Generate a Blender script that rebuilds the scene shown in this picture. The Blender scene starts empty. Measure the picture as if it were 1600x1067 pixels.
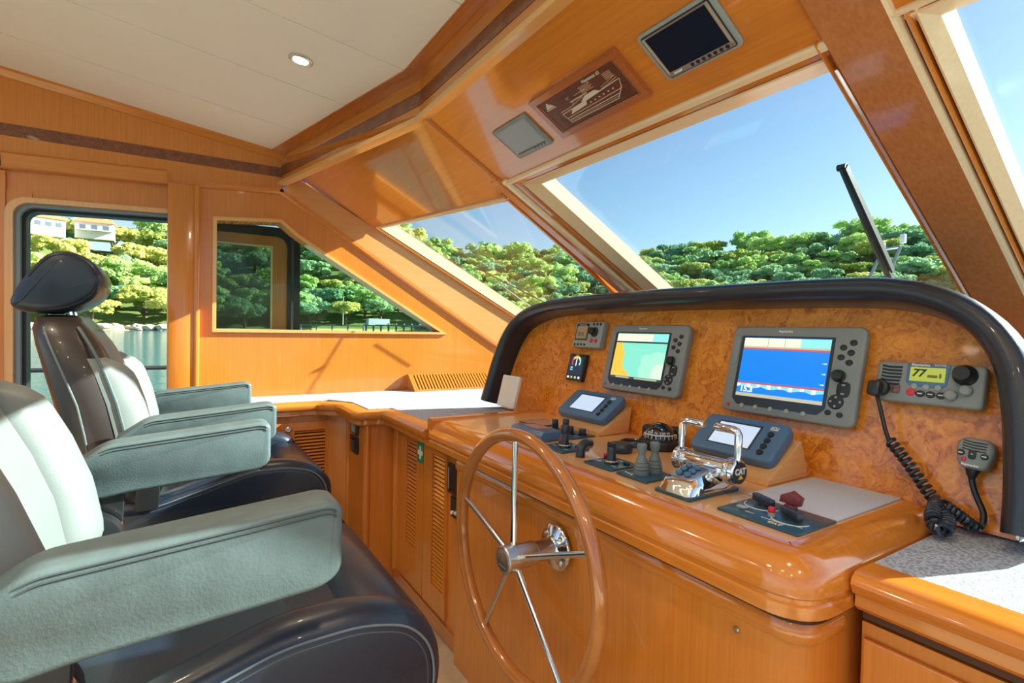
import bpy, bmesh, math, random
from mathutils import Vector, Matrix
from mathutils.geometry import tessellate_polygon
from math import sin, cos, pi, radians, sqrt

S = bpy.context.scene
COL = S.collection
random.seed(7)

# ------------------------------------------------------------------ camera
CAMZ = 1.45
FOC = 814.2
_yaw, _pit, _rol = radians(32.456), radians(-1.22), radians(1.116)
F = Vector((-cos(_yaw)*cos(_pit), sin(_yaw)*cos(_pit), sin(_pit)))
R0 = F.cross(Vector((0, 0, 1))).normalized()
U0 = R0.cross(F)
R = R0*cos(_rol) + U0*sin(_rol)
U = U0*cos(_rol) - R0*sin(_rol)
C0 = Vector((0, 0, CAMZ))
cam = bpy.data.cameras.new('camera')
camo = bpy.data.objects.new('camera', cam)
COL.objects.link(camo)
cam.sensor_width = 36.0
cam.lens = FOC*36.0/1600.0
cam.clip_start = 0.02
cam.clip_end = 6000
camo.matrix_world = Matrix(((R.x, U.x, -F.x, C0.x), (R.y, U.y, -F.y, C0.y), (R.z, U.z, -F.z, C0.z), (0, 0, 0, 1)))
S.camera = camo

# ------------------------------------------------------------------ world, sun, exposure
SUN_AZ, SUN_EL = radians(16.5), radians(26.5)     # azimuth to starboard of the bow (+Y)
SUN_E, SKY_E, LAMP_E, EXPO = 15.0, 0.150, 15.0, 0.50
w = bpy.data.worlds.new('world'); S.world = w; w.use_nodes = True
nt = w.node_tree
bg = nt.nodes['Background']
sky = nt.nodes.new('ShaderNodeTexSky')
sky.sky_type = 'NISHITA'
sky.sun_disc = False
sky.sun_elevation = SUN_EL
sky.sun_rotation = SUN_AZ
sky.air_density = 1.0
sky.dust_density = 0.6
sky.ozone_density = 1.5
nt.links.new(sky.outputs['Color'], bg.inputs['Color'])
bg.inputs['Strength'].default_value = SKY_E
sl = bpy.data.lights.new('sun', 'SUN')
sl.energy = SUN_E; sl.angle = radians(0.6); sl.color = (1.0, 0.93, 0.80)
slo = bpy.data.objects.new('sun', sl); COL.objects.link(slo)
slo.rotation_euler = Vector((sin(SUN_AZ)*cos(SUN_EL), cos(SUN_AZ)*cos(SUN_EL), sin(SUN_EL))).to_track_quat('Z', 'Y').to_euler()
vs = S.view_settings
vs.view_transform = 'Standard'; vs.look = 'None'; vs.gamma = 1.0; vs.exposure = EXPO
vs.use_curve_mapping = False
S.cycles.use_denoising = True
S.cycles.max_bounces = 10
S.cycles.diffuse_bounces = 6
S.cycles.transparent_max_bounces = 24
S.cycles.sample_clamp_indirect = 6.0
S.cycles.caustics_reflective = False
S.cycles.caustics_refractive = False

# ------------------------------------------------------------------ pixel rays -> points on the room's own planes (1600x1067 frame)
def ray(x, y): return F + R*((x-800)/FOC) - U*((y-533.5)/FOC)
def onpl(x, y, n, d):
    n = Vector(n); v = ray(x, y)
    return C0 + v*((d-n.dot(C0))/n.dot(v))
def at_x(x, y, X): return onpl(x, y, (1, 0, 0), X)
def at_y(x, y, Y): return onpl(x, y, (0, 1, 0), Y)
def at_z(x, y, Z): return onpl(x, y, (0, 0, 1), Z)
FT = radians(13.94)                                # tilt of the burl instrument panel
FN = Vector((0, -cos(FT), sin(FT)))                # its normal, towards the helmsman
FU = Vector((0, sin(FT), cos(FT)))
FD = FN.dot(Vector((0, 1.42, CAMZ)))
def fas(x, y, d=0.0): return onpl(x, y, FN, FD+d)
BN = Vector((0, -.555, -1)).normalized()           # brow / windscreen plane, normal into the cabin
BUP = Vector((0, -1, .555)).normalized()
BD = BN.dot(Vector((0, .735, 2.2)))
def brow(x, y, d=0.0): return onpl(x, y, BN, BD+d)
PXE = -3.085                                       # plan position of the slanted port pillar's inner edge
_a, _b, _c = brow(680, 192), brow(800, 300), at_x(580, 353, PXE)
QN = (_b-_a).cross(_c-_a).normalized()              # port windscreen plane, normal into the cabin
if QN.z > 0: QN = -QN
QD = QN.dot(_a)
def portp(x, y, d=0.0): return onpl(x, y, QN, QD+d)
CN = Vector((0, .132, 1)).normalized()             # ceiling plane
CD = (2.389+.132*.459)/sqrt(1+.132**2)
def ceilp(x, y, d=0.0): return onpl(x, y, CN, CD-d)
def ceil_z(y): return 2.389-.132*(y-.459)
def frame(o, ex, ey, ez):
    return Matrix(((ex.x, ey.x, ez.x, o.x), (ex.y, ey.y, ez.y, o.y), (ex.z, ey.z, ez.z, o.z), (0, 0, 0, 1)))
EX, EY, EZ = Vector((1, 0, 0)), Vector((0, 1, 0)), Vector((0, 0, 1))
def V(*a): return Vector(a)
def lerp(a, b, t): return a+(b-a)*t

# ------------------------------------------------------------------ materials
def new_mat(name):
    m = bpy.data.materials.new(name); m.use_nodes = True
    b = m.node_tree.nodes['Principled BSDF']
    return m, m.node_tree, b
def plain(name, col, rough=.5, metal=0.0, coat=0.0, bump=0.0, bscale=200.0, spec=.5, vary=0.0, vscale=8.0, emit=None, estr=1.0):
    m, t, b = new_mat(name)
    b.inputs['Base Color'].default_value = (*col, 1)
    b.inputs['Roughness'].default_value = rough
    b.inputs['Metallic'].default_value = metal
    b.inputs['Specular IOR Level'].default_value = spec
    b.inputs['Coat Weight'].default_value = coat
    b.inputs['Coat Roughness'].default_value = .04
    if emit:
        b.inputs['Emission Color'].default_value = (*emit, 1)
        b.inputs['Emission Strength'].default_value = estr
    if bump or vary:
        tc = t.nodes.new('ShaderNodeTexCoord')
        n = t.nodes.new('ShaderNodeTexNoise'); n.inputs['Scale'].default_value = bscale; n.inputs['Detail'].default_value = 3
        t.links.new(tc.outputs['Object'], n.inputs['Vector'])
        if bump:
            bp = t.nodes.new('ShaderNodeBump'); bp.inputs['Strength'].default_value = bump; bp.inputs['Distance'].default_value = .002
            t.links.new(n.outputs['Fac'], bp.inputs['Height']); t.links.new(bp.outputs['Normal'], b.inputs['Normal'])
        if vary:
            n2 = t.nodes.new('ShaderNodeTexNoise'); n2.inputs['Scale'].default_value = vscale; n2.inputs['Detail'].default_value = 5
            t.links.new(tc.outputs['Object'], n2.inputs['Vector'])
            mx = t.nodes.new('ShaderNodeMixRGB')
            mx.inputs[1].default_value = (*[c*(1-vary) for c in col], 1)
            mx.inputs[2].default_value = (*[min(1, c*(1+vary)) for c in col], 1)
            t.links.new(n2.outputs['Fac'], mx.inputs[0]); t.links.new(mx.outputs[0], b.inputs['Base Color'])
    return m
def wood(name, lo, hi, axis='z', rough=.22, coat=.55, stretch=30.0, scale=12.0, coords='Object'):
    m, t, b = new_mat(name)
    tc = t.nodes.new('ShaderNodeTexCoord'); mp = t.nodes.new('ShaderNodeMapping')
    sc = {'x': (1, stretch, stretch), 'y': (stretch, 1, stretch), 'z': (stretch, stretch, 1)}[axis]
    mp.inputs['Scale'].default_value = sc
    t.links.new(tc.outputs[coords], mp.inputs['Vector'])
    n = t.nodes.new('ShaderNodeTexNoise'); n.inputs['Scale'].default_value = scale*.35
    n.inputs['Detail'].default_value = 8; n.inputs['Roughness'].default_value = .62
    t.links.new(mp.outputs[0], n.inputs['Vector'])
    n2 = t.nodes.new('ShaderNodeTexNoise'); n2.inputs['Scale'].default_value = 1.6; n2.inputs['Detail'].default_value = 2
    t.links.new(tc.outputs[coords], n2.inputs['Vector'])
    ad = t.nodes.new('ShaderNodeMath'); ad.operation = 'MULTIPLY_ADD'; ad.inputs[1].default_value = .35
    t.links.new(n2.outputs['Fac'], ad.inputs[0]); t.links.new(n.outputs['Fac'], ad.inputs[2])
    cr = t.nodes.new('ShaderNodeValToRGB')
    cr.color_ramp.elements[0].position = .32; cr.color_ramp.elements[0].color = (*lo, 1)
    cr.color_ramp.elements[1].position = .98; cr.color_ramp.elements[1].color = (*hi, 1)
    t.links.new(ad.outputs[0], cr.inputs[0]); t.links.new(cr.outputs[0], b.inputs['Base Color'])
    b.inputs['Roughness'].default_value = rough; b.inputs['Coat Weight'].default_value = coat
    b.inputs['Coat Roughness'].default_value = .05
    return m
def burl(name, cols, scale=7.0, rough=.25, coat=.6):
    m, t, b = new_mat(name)
    tc = t.nodes.new('ShaderNodeTexCoord')
    n0 = t.nodes.new('ShaderNodeTexNoise'); n0.inputs['Scale'].default_value = scale; n0.inputs['Detail'].default_value = 4
    t.links.new(tc.outputs['Object'], n0.inputs['Vector'])
    mx = t.nodes.new('ShaderNodeMixRGB'); mx.inputs[0].default_value = .35
    t.links.new(tc.outputs['Object'], mx.inputs[1]); t.links.new(n0.outputs['Color'], mx.inputs[2])
    n = t.nodes.new('ShaderNodeTexNoise'); n.inputs['Scale'].default_value = scale*2.2; n.inputs['Detail'].default_value = 9
    n.inputs['Roughness'].default_value = .7; n.inputs['Distortion'].default_value = 1.2
    t.links.new(mx.outputs[0], n.inputs['Vector'])
    cr = t.nodes.new('ShaderNodeValToRGB')
    e = cr.color_ramp.elements
    e[0].position = .34; e[0].color = (*cols[0], 1)
    e[1].position = .68; e[1].color = (*cols[2], 1)
    k = e.new(.5); k.color = (*cols[1], 1)
    t.links.new(n.outputs['Fac'], cr.inputs[0]); t.links.new(cr.outputs[0], b.inputs['Base Color'])
    b.inputs['Roughness'].default_value = rough; b.inputs['Coat Weight'].default_value = coat; b.inputs['Coat Roughness'].default_value = .05
    return m
def glass(name, tint, k=.8, base=.03):
    m = bpy.data.materials.new(name); m.use_nodes = True
    t = m.node_tree; t.nodes.clear()
    out = t.nodes.new('ShaderNodeOutputMaterial'); mix = t.nodes.new('ShaderNodeMixShader')
    tr = t.nodes.new('ShaderNodeBsdfTransparent'); tr.inputs[0].default_value = (*tint, 1)
    gl = t.nodes.new('ShaderNodeBsdfGlossy'); gl.inputs['Roughness'].default_value = 0.0
    lw = t.nodes.new('ShaderNodeLayerWeight'); lw.inputs['Blend'].default_value = .5
    pw = t.nodes.new('ShaderNodeMath'); pw.operation = 'POWER'; pw.inputs[1].default_value = 5.0
    ma = t.nodes.new('ShaderNodeMath'); ma.operation = 'MULTIPLY_ADD'; ma.inputs[1].default_value = k; ma.inputs[2].default_value = base
    t.links.new(lw.outputs['Facing'], pw.inputs[0]); t.links.new(pw.outputs[0], ma.inputs[0])
    t.links.new(ma.outputs[0], mix.inputs[0]); t.links.new(tr.outputs[0], mix.inputs[1]); t.links.new(gl.outputs[0], mix.inputs[2])
    t.links.new(mix.outputs[0], out.inputs[0])
    return m
def emis(name, col, st=1.0):
    return plain(name, (0.01, .01, .01), rough=.15, emit=col, estr=st)

CH_LO, CH_HI = (.56, .165, .019), (.72, .250, .036)
W_Z = wood('cherry_vertical', CH_LO, CH_HI, 'z')
W_X = wood('cherry_athwart', CH_LO, CH_HI, 'x', rough=.12, coat=.8)
W_Y = wood('cherry_fore_aft', CH_LO, CH_HI, 'y')
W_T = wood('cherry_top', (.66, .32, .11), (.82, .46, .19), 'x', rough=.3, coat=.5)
W_D = wood('cherry_dark', (.40, .115, .022), (.60, .20, .04), 'x', rough=.18, coat=.8)
W_L = wood('cherry_light', (.70, .34, .09), (.84, .46, .15), 'x', rough=.15, coat=.7)
W_P = wood('pale_wood_glare', (.84, .60, .34), (.92, .74, .50), 'x', rough=.25, coat=.5)  # on windscreen frames its paleness stands in for glare; plain pale lipping elsewhere
BURL = burl('burl_panel', [(.40, .095, .008), (.76, .235, .022), (.92, .38, .05)], scale=10, coat=.45)
BURL_D = burl('burl_dark', [(.10, .025, .010), (.20, .05, .015), (.32, .10, .03)], scale=11, rough=.3)
CREAM = plain('cream_headliner', (.88, .84, .77), .75, bump=.15, bscale=300, vary=.04, vscale=3)
GAP = plain('dark_gap', (.05, .035, .02), .9)
CARPET = plain('floor_carpet', (.62, .50, .33), .95, bump=.5, bscale=500, vary=.15, vscale=60)
def pad_mat(name, c1, c2, scale):
    m, t, b = new_mat(name)
    tc = t.nodes.new('ShaderNodeTexCoord')
    v = t.nodes.new('ShaderNodeTexVoronoi'); v.inputs['Scale'].default_value = scale
    t.links.new(tc.outputs['Object'], v.inputs['Vector'])
    cr = t.nodes.new('ShaderNodeValToRGB')
    cr.color_ramp.elements[0].position = .25; cr.color_ramp.elements[0].color = (*c1, 1)
    cr.color_ramp.elements[1].position = .75; cr.color_ramp.elements[1].color = (*c2, 1)
    t.links.new(v.outputs['Distance'], cr.inputs[0]); t.links.new(cr.outputs[0], b.inputs['Base Color'])
    bp = t.nodes.new('ShaderNodeBump'); bp.inputs['Strength'].default_value = .6; bp.inputs['Distance'].default_value = .003; bp.invert = True
    t.links.new(v.outputs['Distance'], bp.inputs['Height']); t.links.new(bp.outputs['Normal'], b.inputs['Normal'])
    b.inputs['Roughness'].default_value = .95
    return m
PAD = pad_mat('woven_counter_carpet', (.54, .61, .70), (.27, .31, .38), 190)
MAT_G = plain('grey_mat', (.56, .60, .70), .9, bump=.3, bscale=700, vary=.08, vscale=200)
LE_K = plain('black_leather', (.013, .024, .046), .36, bump=.12, bscale=260, coat=.15)
LE_B = plain('brown_black_leather', (.040, .030, .028), .36, bump=.12, bscale=260, coat=.15)
LE_G = plain('grey_leather', (.105, .150, .160), .5, bump=.25, bscale=240, vary=.30, vscale=26)
LE_L = plain('pale_leather', (.19, .215, .215), .5, bump=.15, bscale=260, vary=.06)
SEAM = plain('stitching', (.16, .19, .21), .6)
SEAM_D = plain('dark_stitching', (.050, .066, .070), .6)
CHROME = plain('chrome', (.90, .90, .90), .06, metal=1.0)
STEEL = plain('polished_steel', (.80, .80, .80), .12, metal=1.0)
ENAM = plain('hub_brushed', (.62, .63, .64), .28, metal=1.0)
P_K = plain('black_plastic', (.015, .017, .02), .35)
P_B = plain('black_satin', (.02, .03, .045), .3, coat=.2)
P_G = plain('grey_plastic', (.235, .258, .258), .42)
P_GL = plain('grey_plastic_light', (.30, .34, .335), .42)
P_GM = plain('grey_button', (.34, .37, .36), .4)
P_S = plain('sky_tinted_plastic', (.070, .165, .300), .42, coat=.15)  # black plastic with the sky's reflection mixed into its base colour
P_T = plain('sky_tinted_panel', (.022, .085, .135), .32, coat=.3)  # dark plates; the bluish tone paints in reflected sky
P_J = plain('grey_rubber', (.16, .20, .21), .6)
RUB = plain('black_rubber', (.015, .018, .022), .5)
HOODM = plain('hood_vinyl', (.018, .022, .032), .32, bump=.2, bscale=500, coat=.25)
RED = plain('red_plastic', (.70, .02, .04), .35)
REDD = plain('dark_red_plastic', (.20, .035, .045), .35)
WHITE = plain('white_plastic', (.80, .80, .77), .4)
PRINT = plain('white_print', (.75, .75, .72), .6)
PRINTD = plain('dark_print', (.02, .025, .02), .6)
ALU = plain('anodised_frame', (.50, .50, .47), .3, metal=.9)
GREEN = plain('sign_green', (.0, .28, .11), .4)
BRASS = plain('brass_knob', (.72, .66, .50), .25, metal=1.0)
YEL = plain('yellow_print', (.85, .62, .02), .5)
TINT = glass('side_glass', (.78, .88, .82), .6, .012)
TINT_D = glass('dark_glass', (.34, .40, .40), .6, .03)
WIND = glass('windscreen_glass', (.84, .93, .94), .75, .035)
CLEAR = glass('clear_cover', (.95, .97, .97), .7, .04)

# ------------------------------------------------------------------ mesh helpers
class MB:
    def __init__(s): s.bm = bmesh.new()
    def _add(s, t, M=None, mi=0):
        if M is not None: t.transform(M)
        for f in t.faces: f.material_index = mi
        me = bpy.data.meshes.new('t'); t.to_mesh(me); t.free()
        s.bm.from_mesh(me); bpy.data.meshes.remove(me)
        return s
    def box(s, c, d, r=0.0, seg=2, M=None, mi=0):
        t = bmesh.new(); bmesh.ops.create_cube(t, size=1.0)
        for v in t.verts: v.co = Vector((v.co.x*d[0]+c[0], v.co.y*d[1]+c[1], v.co.z*d[2]+c[2]))
        if r > 0: bmesh.ops.bevel(t, geom=list(t.edges), offset=min(r, min(d)*.49), segments=seg, affect='EDGES', profile=.5)
        return s._add(t, M, mi)
    def poly(s, pts, z0, z1, r=0.0, seg=2, M=None, mi=0, rv=0.0, holes=()):
        """prism of a 2-D outline between z0 and z1; r rounds the top and bottom rims, rv the upright corners"""
        if rv > 0: pts = round_path(pts, rv, 5, True)
        t = bmesh.new()
        loops = [pts]+list(holes)
        vs0, vs1 = [], []
        for lp in loops:
            vs0.append([t.verts.new((p[0], p[1], z0)) for p in lp]); vs1.append([t.verts.new((p[0], p[1], z1)) for p in lp])
        if holes:
            tris = tessellate_polygon([[Vector((p[0], p[1], 0)) for p in lp] for lp in loops])
            a0 = [v for l in vs0 for v in l]; a1 = [v for l in vs1 for v in l]
            for a in tris: t.faces.new([a0[i] for i in a]); t.faces.new([a1[i] for i in reversed(a)])
            caps = []
        else:
            caps = [t.faces.new(vs0[0][::-1]), t.faces.new(vs1[0])]
        for l0, l1 in zip(vs0, vs1):
            n = len(l0)
            for i in range(n): t.faces.new((l0[i], l0[(i+1) % n], l1[(i+1) % n], l1[i]))
        bmesh.ops.recalc_face_normals(t, faces=t.faces)
        if r > 0 and caps:
            es = list({e for f in caps for e in f.edges})
            bmesh.ops.bevel(t, geom=es, offset=r, segments=seg, affect='EDGES', profile=.5)
        return s._add(t, M, mi)
    def plate(s, loops, th, mi=0):
        """planar 3-D outline (+holes) thickened by vector th"""
        t = bmesh.new(); th = Vector(th)
        loops = [[Vector(p) for p in l] for l in loops]
        tris = tessellate_polygon(loops)
        a0 = [t.verts.new(p) for l in loops for p in l]; a1 = [t.verts.new(p+th) for l in loops for p in l]
        for a in tris: t.faces.new([a0[i] for i in a]); t.faces.new([a1[i] for i in reversed(a)])
        k = 0
        for l in loops:
            n = len(l)
            for i in range(n):
                j = (i+1) % n
                t.faces.new((a0[k+i], a0[k+j], a1[k+j], a1[k+i]))
            k += n
        bmesh.ops.recalc_face_normals(t, faces=t.faces)
        return s._add(t, None, mi)
    def cyl(s, p0, p1, r0, r1=None, n=20, cap=True, M=None, mi=0, bev=0.0):
        p0, p1 = Vector(p0), Vector(p1); r1 = r0 if r1 is None else r1
        d = p1-p0; L = d.length
        t = bmesh.new()
        bmesh.ops.create_cone(t, cap_ends=cap, segments=n, radius1=r0, radius2=r1, depth=L)
        if bev > 0:
            es = [e for e in t.edges if abs(e.verts[0].co.z-e.verts[1].co.z) < 1e-6]
            bmesh.ops.bevel(t, geom=es, offset=bev, segments=2, affect='EDGES', profile=.5)
        Q = d.to_track_quat('Z', 'Y').to_matrix().to_4x4()
        t.transform(Matrix.Translation((p0+p1)/2) @ Q)
        return s._add(t, M, mi)
    def lathe(s, prof, n=24, M=None, mi=0, caps=True):
        t = bmesh.new(); rings = []
        for r, z in prof: rings.append([t.verts.new((r*cos(2*pi*i/n), r*sin(2*pi*i/n), z)) for i in range(n)])
        for a, b in zip(rings, rings[1:]):
            for i in range(n): t.faces.new((a[i], a[(i+1) % n], b[(i+1) % n], b[i]))
        if caps: t.faces.new(rings[0][::-1]); t.faces.new(rings[-1])
        bmesh.ops.recalc_face_normals(t, faces=t.faces)
        return s._add(t, M, mi)
    def loft(s, rings, cap=True, closed=True, M=None, mi=0):
        t = bmesh.new(); rr = [[t.verts.new(p) for p in r] for r in rings]
        n = len(rr[0])
        for a, b in zip(rr, rr[1:]):
            for i in range(n if closed else n-1): t.faces.new((a[i], a[(i+1) % n], b[(i+1) % n], b[i]))
        if cap and closed: t.faces.new(rr[0][::-1]); t.faces.new(rr[-1])
        bmesh.ops.recalc_face_normals(t, faces=t.faces)
        return s._add(t, M, mi)
    def tube(s, pts, r, n=8, closed=False, M=None, mi=0, cap=True):
        pts = [Vector(p) for p in pts]; N = len(pts); rings = []
        up = None
        for i, p in enumerate(pts):
            a = pts[(i-1) % N] if (closed or i > 0) else p
            b = pts[(i+1) % N] if (closed or i < N-1) else p
            d = (b-a).normalized()
            if up is None:
                up = Vector((0, 0, 1)) if abs(d.z) < .9 else Vector((1, 0, 0))
            x = d.cross(up).normalized(); up = x.cross(d).normalized()
            rr = r[i] if isinstance(r, (list, tuple)) else r
            rings.append([p+(x*cos(2*pi*k/n)+up*sin(2*pi*k/n))*rr for k in range(n)])
        if closed: rings.append(rings[0])
        return s.loft(rings, cap=cap and not closed, M=M, mi=mi)
    def sweep(s, prof, path, M=None, mi=0, closed=False, cap=True):
        """closed profile (o,h): o along the right-hand normal of a 2-D path, h along local z"""
        N = len(path); rings = []
        P = [Vector((p[0], p[1])) for p in path]
        for i in range(N):
            d0 = (P[i]-P[i-1]).normalized() if (i > 0 or closed) else None
            d1 = (P[(i+1) % N]-P[i]).normalized() if (i < N-1 or closed) else None
            d0 = d0 or d1; d1 = d1 or d0
            n0 = Vector((d0.y, -d0.x)); n1 = Vector((d1.y, -d1.x))
            nn = (n0+n1); nn = nn/max(1e-6, nn.length); k = 1/max(.3, nn.dot(n0))
            rings.append([Vector((P[i].x+nn.x*o*k, P[i].y+nn.y*o*k, h)) for o, h in prof])
        if closed: rings.append(rings[0])
        return s.loft(rings, cap=cap and not closed, M=M, mi=mi)
    def beam(s, p0, p1, prof, up, mi=0):
        """closed profile (side, up) extruded from p0 to p1"""
        p0, p1 = Vector(p0), Vector(p1); d = (p1-p0).normalized(); up = Vector(up)
        sd = d.cross(up).normalized(); up = sd.cross(d).normalized()
        return s.loft([[p+sd*a+up*b for a, b in prof] for p in (p0, p1)], mi=mi)
    def quads(s, pts, M=None, mi=0):
        t = bmesh.new(); t.faces.new([t.verts.new(p) for p in pts]); return s._add(t, M, mi)
    def build(s, name, mats, parent=None, smooth=35, loc=None, mw=None):
        me = bpy.data.meshes.new(name)
        bmesh.ops.remove_doubles(s.bm, verts=s.bm.verts, dist=1e-6)
        s.bm.to_mesh(me); s.bm.free()
        if not isinstance(mats, (list, tuple)): mats = [mats]
        for m in mats: me.materials.append(m)
        if smooth:
            me.shade_smooth(); me.set_sharp_from_angle(angle=radians(smooth))
        o = bpy.data.objects.new(name, me); COL.objects.link(o)
        if parent is not None: o.parent = parent
        if mw is not None: o.matrix_local = mw
        if loc is not None: o.location = loc
        return o
def round_path(pts, r, n=5, closed=False):
    out = []; N = len(pts)
    for i in range(N):
        p = Vector((pts[i][0], pts[i][1]))
        if not closed and i in (0, N-1): out.append((p.x, p.y)); continue
        a = Vector(pts[i-1][:2])-p; b = Vector(pts[(i+1) % N][:2])-p
        rr = pts[i][2] if len(pts[i]) > 2 else r
        if rr <= 0: out.append((p.x, p.y)); continue
        k = min(rr, a.length*.49, b.length*.49)
        s0 = p+a.normalized()*k; s1 = p+b.normalized()*k
        for j in range(n+1):
            t = j/n
            q = s0*(1-t)**2+p*2*t*(1-t)+s1*t*t
            out.append((q.x, q.y))
    return out
def rect(wd, ht, cx=0, cy=0):
    return [(cx-wd/2, cy-ht/2), (cx+wd/2, cy-ht/2), (cx+wd/2, cy+ht/2), (cx-wd/2, cy+ht/2)]
def tag(o, label, cat, group=None):
    o['label'] = label; o['category'] = cat
    if group: o['group'] = group
    return o
def struct(o): o['kind'] = 'structure'; return o
def thing(name, label, cat, M=None, group=None):
    o = bpy.data.objects.new(name, None); COL.objects.link(o); o.empty_display_size = .05
    if M is not None: o.matrix_world = M
    return tag(o, label, cat, group)
def inst(src, parent, loc=None, M=None):
    c = src.copy(); COL.objects.link(c)
    if parent is not None: c.parent = parent
    if M is not None: c.matrix_local = M
    if loc is not None: c.location = loc
    return c
def text(body, size, mat, parent, M, name='lettering', ext=.0003, align='CENTER', shear=0.0, bold=0.0):
    cu = bpy.data.curves.new('f', 'FONT'); cu.body = body; cu.size = size; cu.extrude = ext
    cu.align_x = align; cu.align_y = 'CENTER'; cu.shear = shear; cu.offset = bold; cu.resolution_u = 3
    o = bpy.data.objects.new('f', cu); COL.objects.link(o)
    dg = bpy.context.evaluated_depsgraph_get()
    me = bpy.data.meshes.new_from_object(o.evaluated_get(dg))
    bpy.data.objects.remove(o); bpy.data.curves.remove(cu)
    me.name = name; me.materials.clear(); me.materials.append(mat)
    t = bpy.data.objects.new(name, me); COL.objects.link(t)
    t.parent = parent; t.matrix_local = M
    return t
def T(x=0, y=0, z=0): return Matrix.Translation((x, y, z))

# ================================================================== THE SETTING
FLZ = .25
PX = -3.1                                           # inner face of the port side
# floor
struct(MB().box((-.9, .3, FLZ-.02), (4.9, 5.2, .04)).build('floor', CARPET, smooth=0))
# ceiling: dark backing with cream panels, seams running fore and aft
cb = MB().plate([[(-3.25, -2.3, ceil_z(-2.3)+.012), (1.3, -2.3, ceil_z(-2.3)+.012), (1.3, .80, ceil_z(.80)+.012), (-3.25, .80, ceil_z(.80)+.012)]], (0, 0, .07))
ceiling = struct(cb.build('ceiling', GAP, smooth=0))
seams = [-3.1, -2.702, -2.230, -1.787, -1.340, -.89, -.44, .01, .46, .91, 1.3]
for a, b in zip(seams, seams[1:]):
    a2, b2 = a+.003, b-.003
    m = MB()
    m.plate([[(a2, -2.3, ceil_z(-2.3)), (b2, -2.3, ceil_z(-2.3)), (b2, .70, ceil_z(.70)), (a2, .70, ceil_z(.70))]], (0, 0, .0115))
    m.build('panel', CREAM, ceiling, smooth=0)
# port wall
wp = MB()
LO = lambda y: 2.174-.607*(y-.461)                 # lower edge of the slanted pillar on the wall
TX = (-.12, 0, 0)
win = [(.150, 1.426), (.150, 1.990), (.456, 2.016), (.541, 1.948), (1.425, 1.426)]
wp.plate([[(PX, .058, FLZ), (PX, 2.6, FLZ), (PX, 2.6, LO(2.6)), (PX, .461, 2.174), (PX, .058, 2.15)], [(PX, a, b) for a, b in win]], TX)
wp.plate([[(PX-.02, -.66, 2.16), (PX-.02, .06, 2.16), (PX-.02, .06, 2.004), (PX-.02, -.06, 2.004), (PX-.02, -.66, 1.985)]], (-.09, 0, 0))
wp.plate([[(PX, -2.3, FLZ), (PX, -.645, FLZ), (PX, -.645, 2.10), (PX, -2.3, 2.05)]], TX)
wp.plate([[(PX, -2.3, 2.045), (PX, -.66, 2.105), (PX, .06, 2.142), (PX, .47, 2.168), (PX, .47, 2.46), (PX, -2.3, ceil_z(-2.3)+.08)]], TX)
wp.plate([[(PX-.012, -.66, 1.88), (PX-.012, -.640, 1.90), (PX-.012, -.628, 1.950), (PX-.012, -.590, 1.980), (PX-.012, -.56, 1.990), (PX-.012, -.56, 2.02), (PX-.012, -.66, 2.02)]], (-.05, 0, 0))
wall_port = struct(wp.build('wall_port', W_Z, smooth=0))
# its mouldings: dark inlay, ledge, crown
def yz_beam(p0, p1, wd, ht, m, x=PX):
    m.beam((x, p0[0], p0[1]), (x, p1[0], p1[1]), [(-wd*0, -ht/2), (wd, -ht/2), (wd, ht/2), (0, ht/2)], (0, 0, 1))
m = MB(); m.beam((PX-.01, -2.3, 2.262), (PX-.01, .47, 2.286), [(0, -.026), (.012, -.026), (.012, .026), (0, .026)], (0, 0, 1))
struct(m.build('trim_1', BURL_D, smooth=0))
m = MB(); m.beam((PX-.01, -2.3, ceil_z(-2.3)-.012), (PX-.01, .47, ceil_z(.47)-.012), [(0, -.024), (.018, -.024), (.034, .0), (.034, .012), (0, .012)], (0, 0, 1))
struct(m.build('trim_2', W_Y, smooth=0))
m = MB()
m.beam((PX-.01, -2.3, 2.085), (PX-.01, -.655, 2.143), [(0, -.035), (.024, -.035), (.030, -.030), (.030, .026), (.020, .035), (0, .035)], (0, 0, 1))
m.beam((PX-.01, -.66, 2.143), (PX-.01, -.058, 2.170), [(0, -.035), (.024, -.035), (.030, -.030), (.030, .026), (.020, .035), (0, .035)], (0, 0, 1))
struct(m.build('trim_3', W_Y, smooth=30))
m = MB()
m.beam((PX-.01, .058, 2.158), (PX-.01, .47, 2.185), [(0, -.016), (.018, -.016), (.026, -.006), (.026, .010), (0, .014)], (0, 0, 1))
m.beam((PX-.01, .452, 2.186), (PX-.01, 2.5, 2.186-.607*2.048), [(0, -.016), (.018, -.016), (.026, -.006), (.026, .012), (0, .016)], (0, 0, 1))
struct(m.build('trim_4', W_Y, smooth=30))
# door post between doorway and side window
m = MB(); m.box((PX-.045, 0, (FLZ+2.145)/2), (.15, .116, 2.145-FLZ), r=.008); m.box((PX+.012, .067, (FLZ+2.15)/2), (.05, .026, 2.15-FLZ), r=.010, seg=3)
struct(m.build('trim_5', W_Z, smooth=30))
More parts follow.
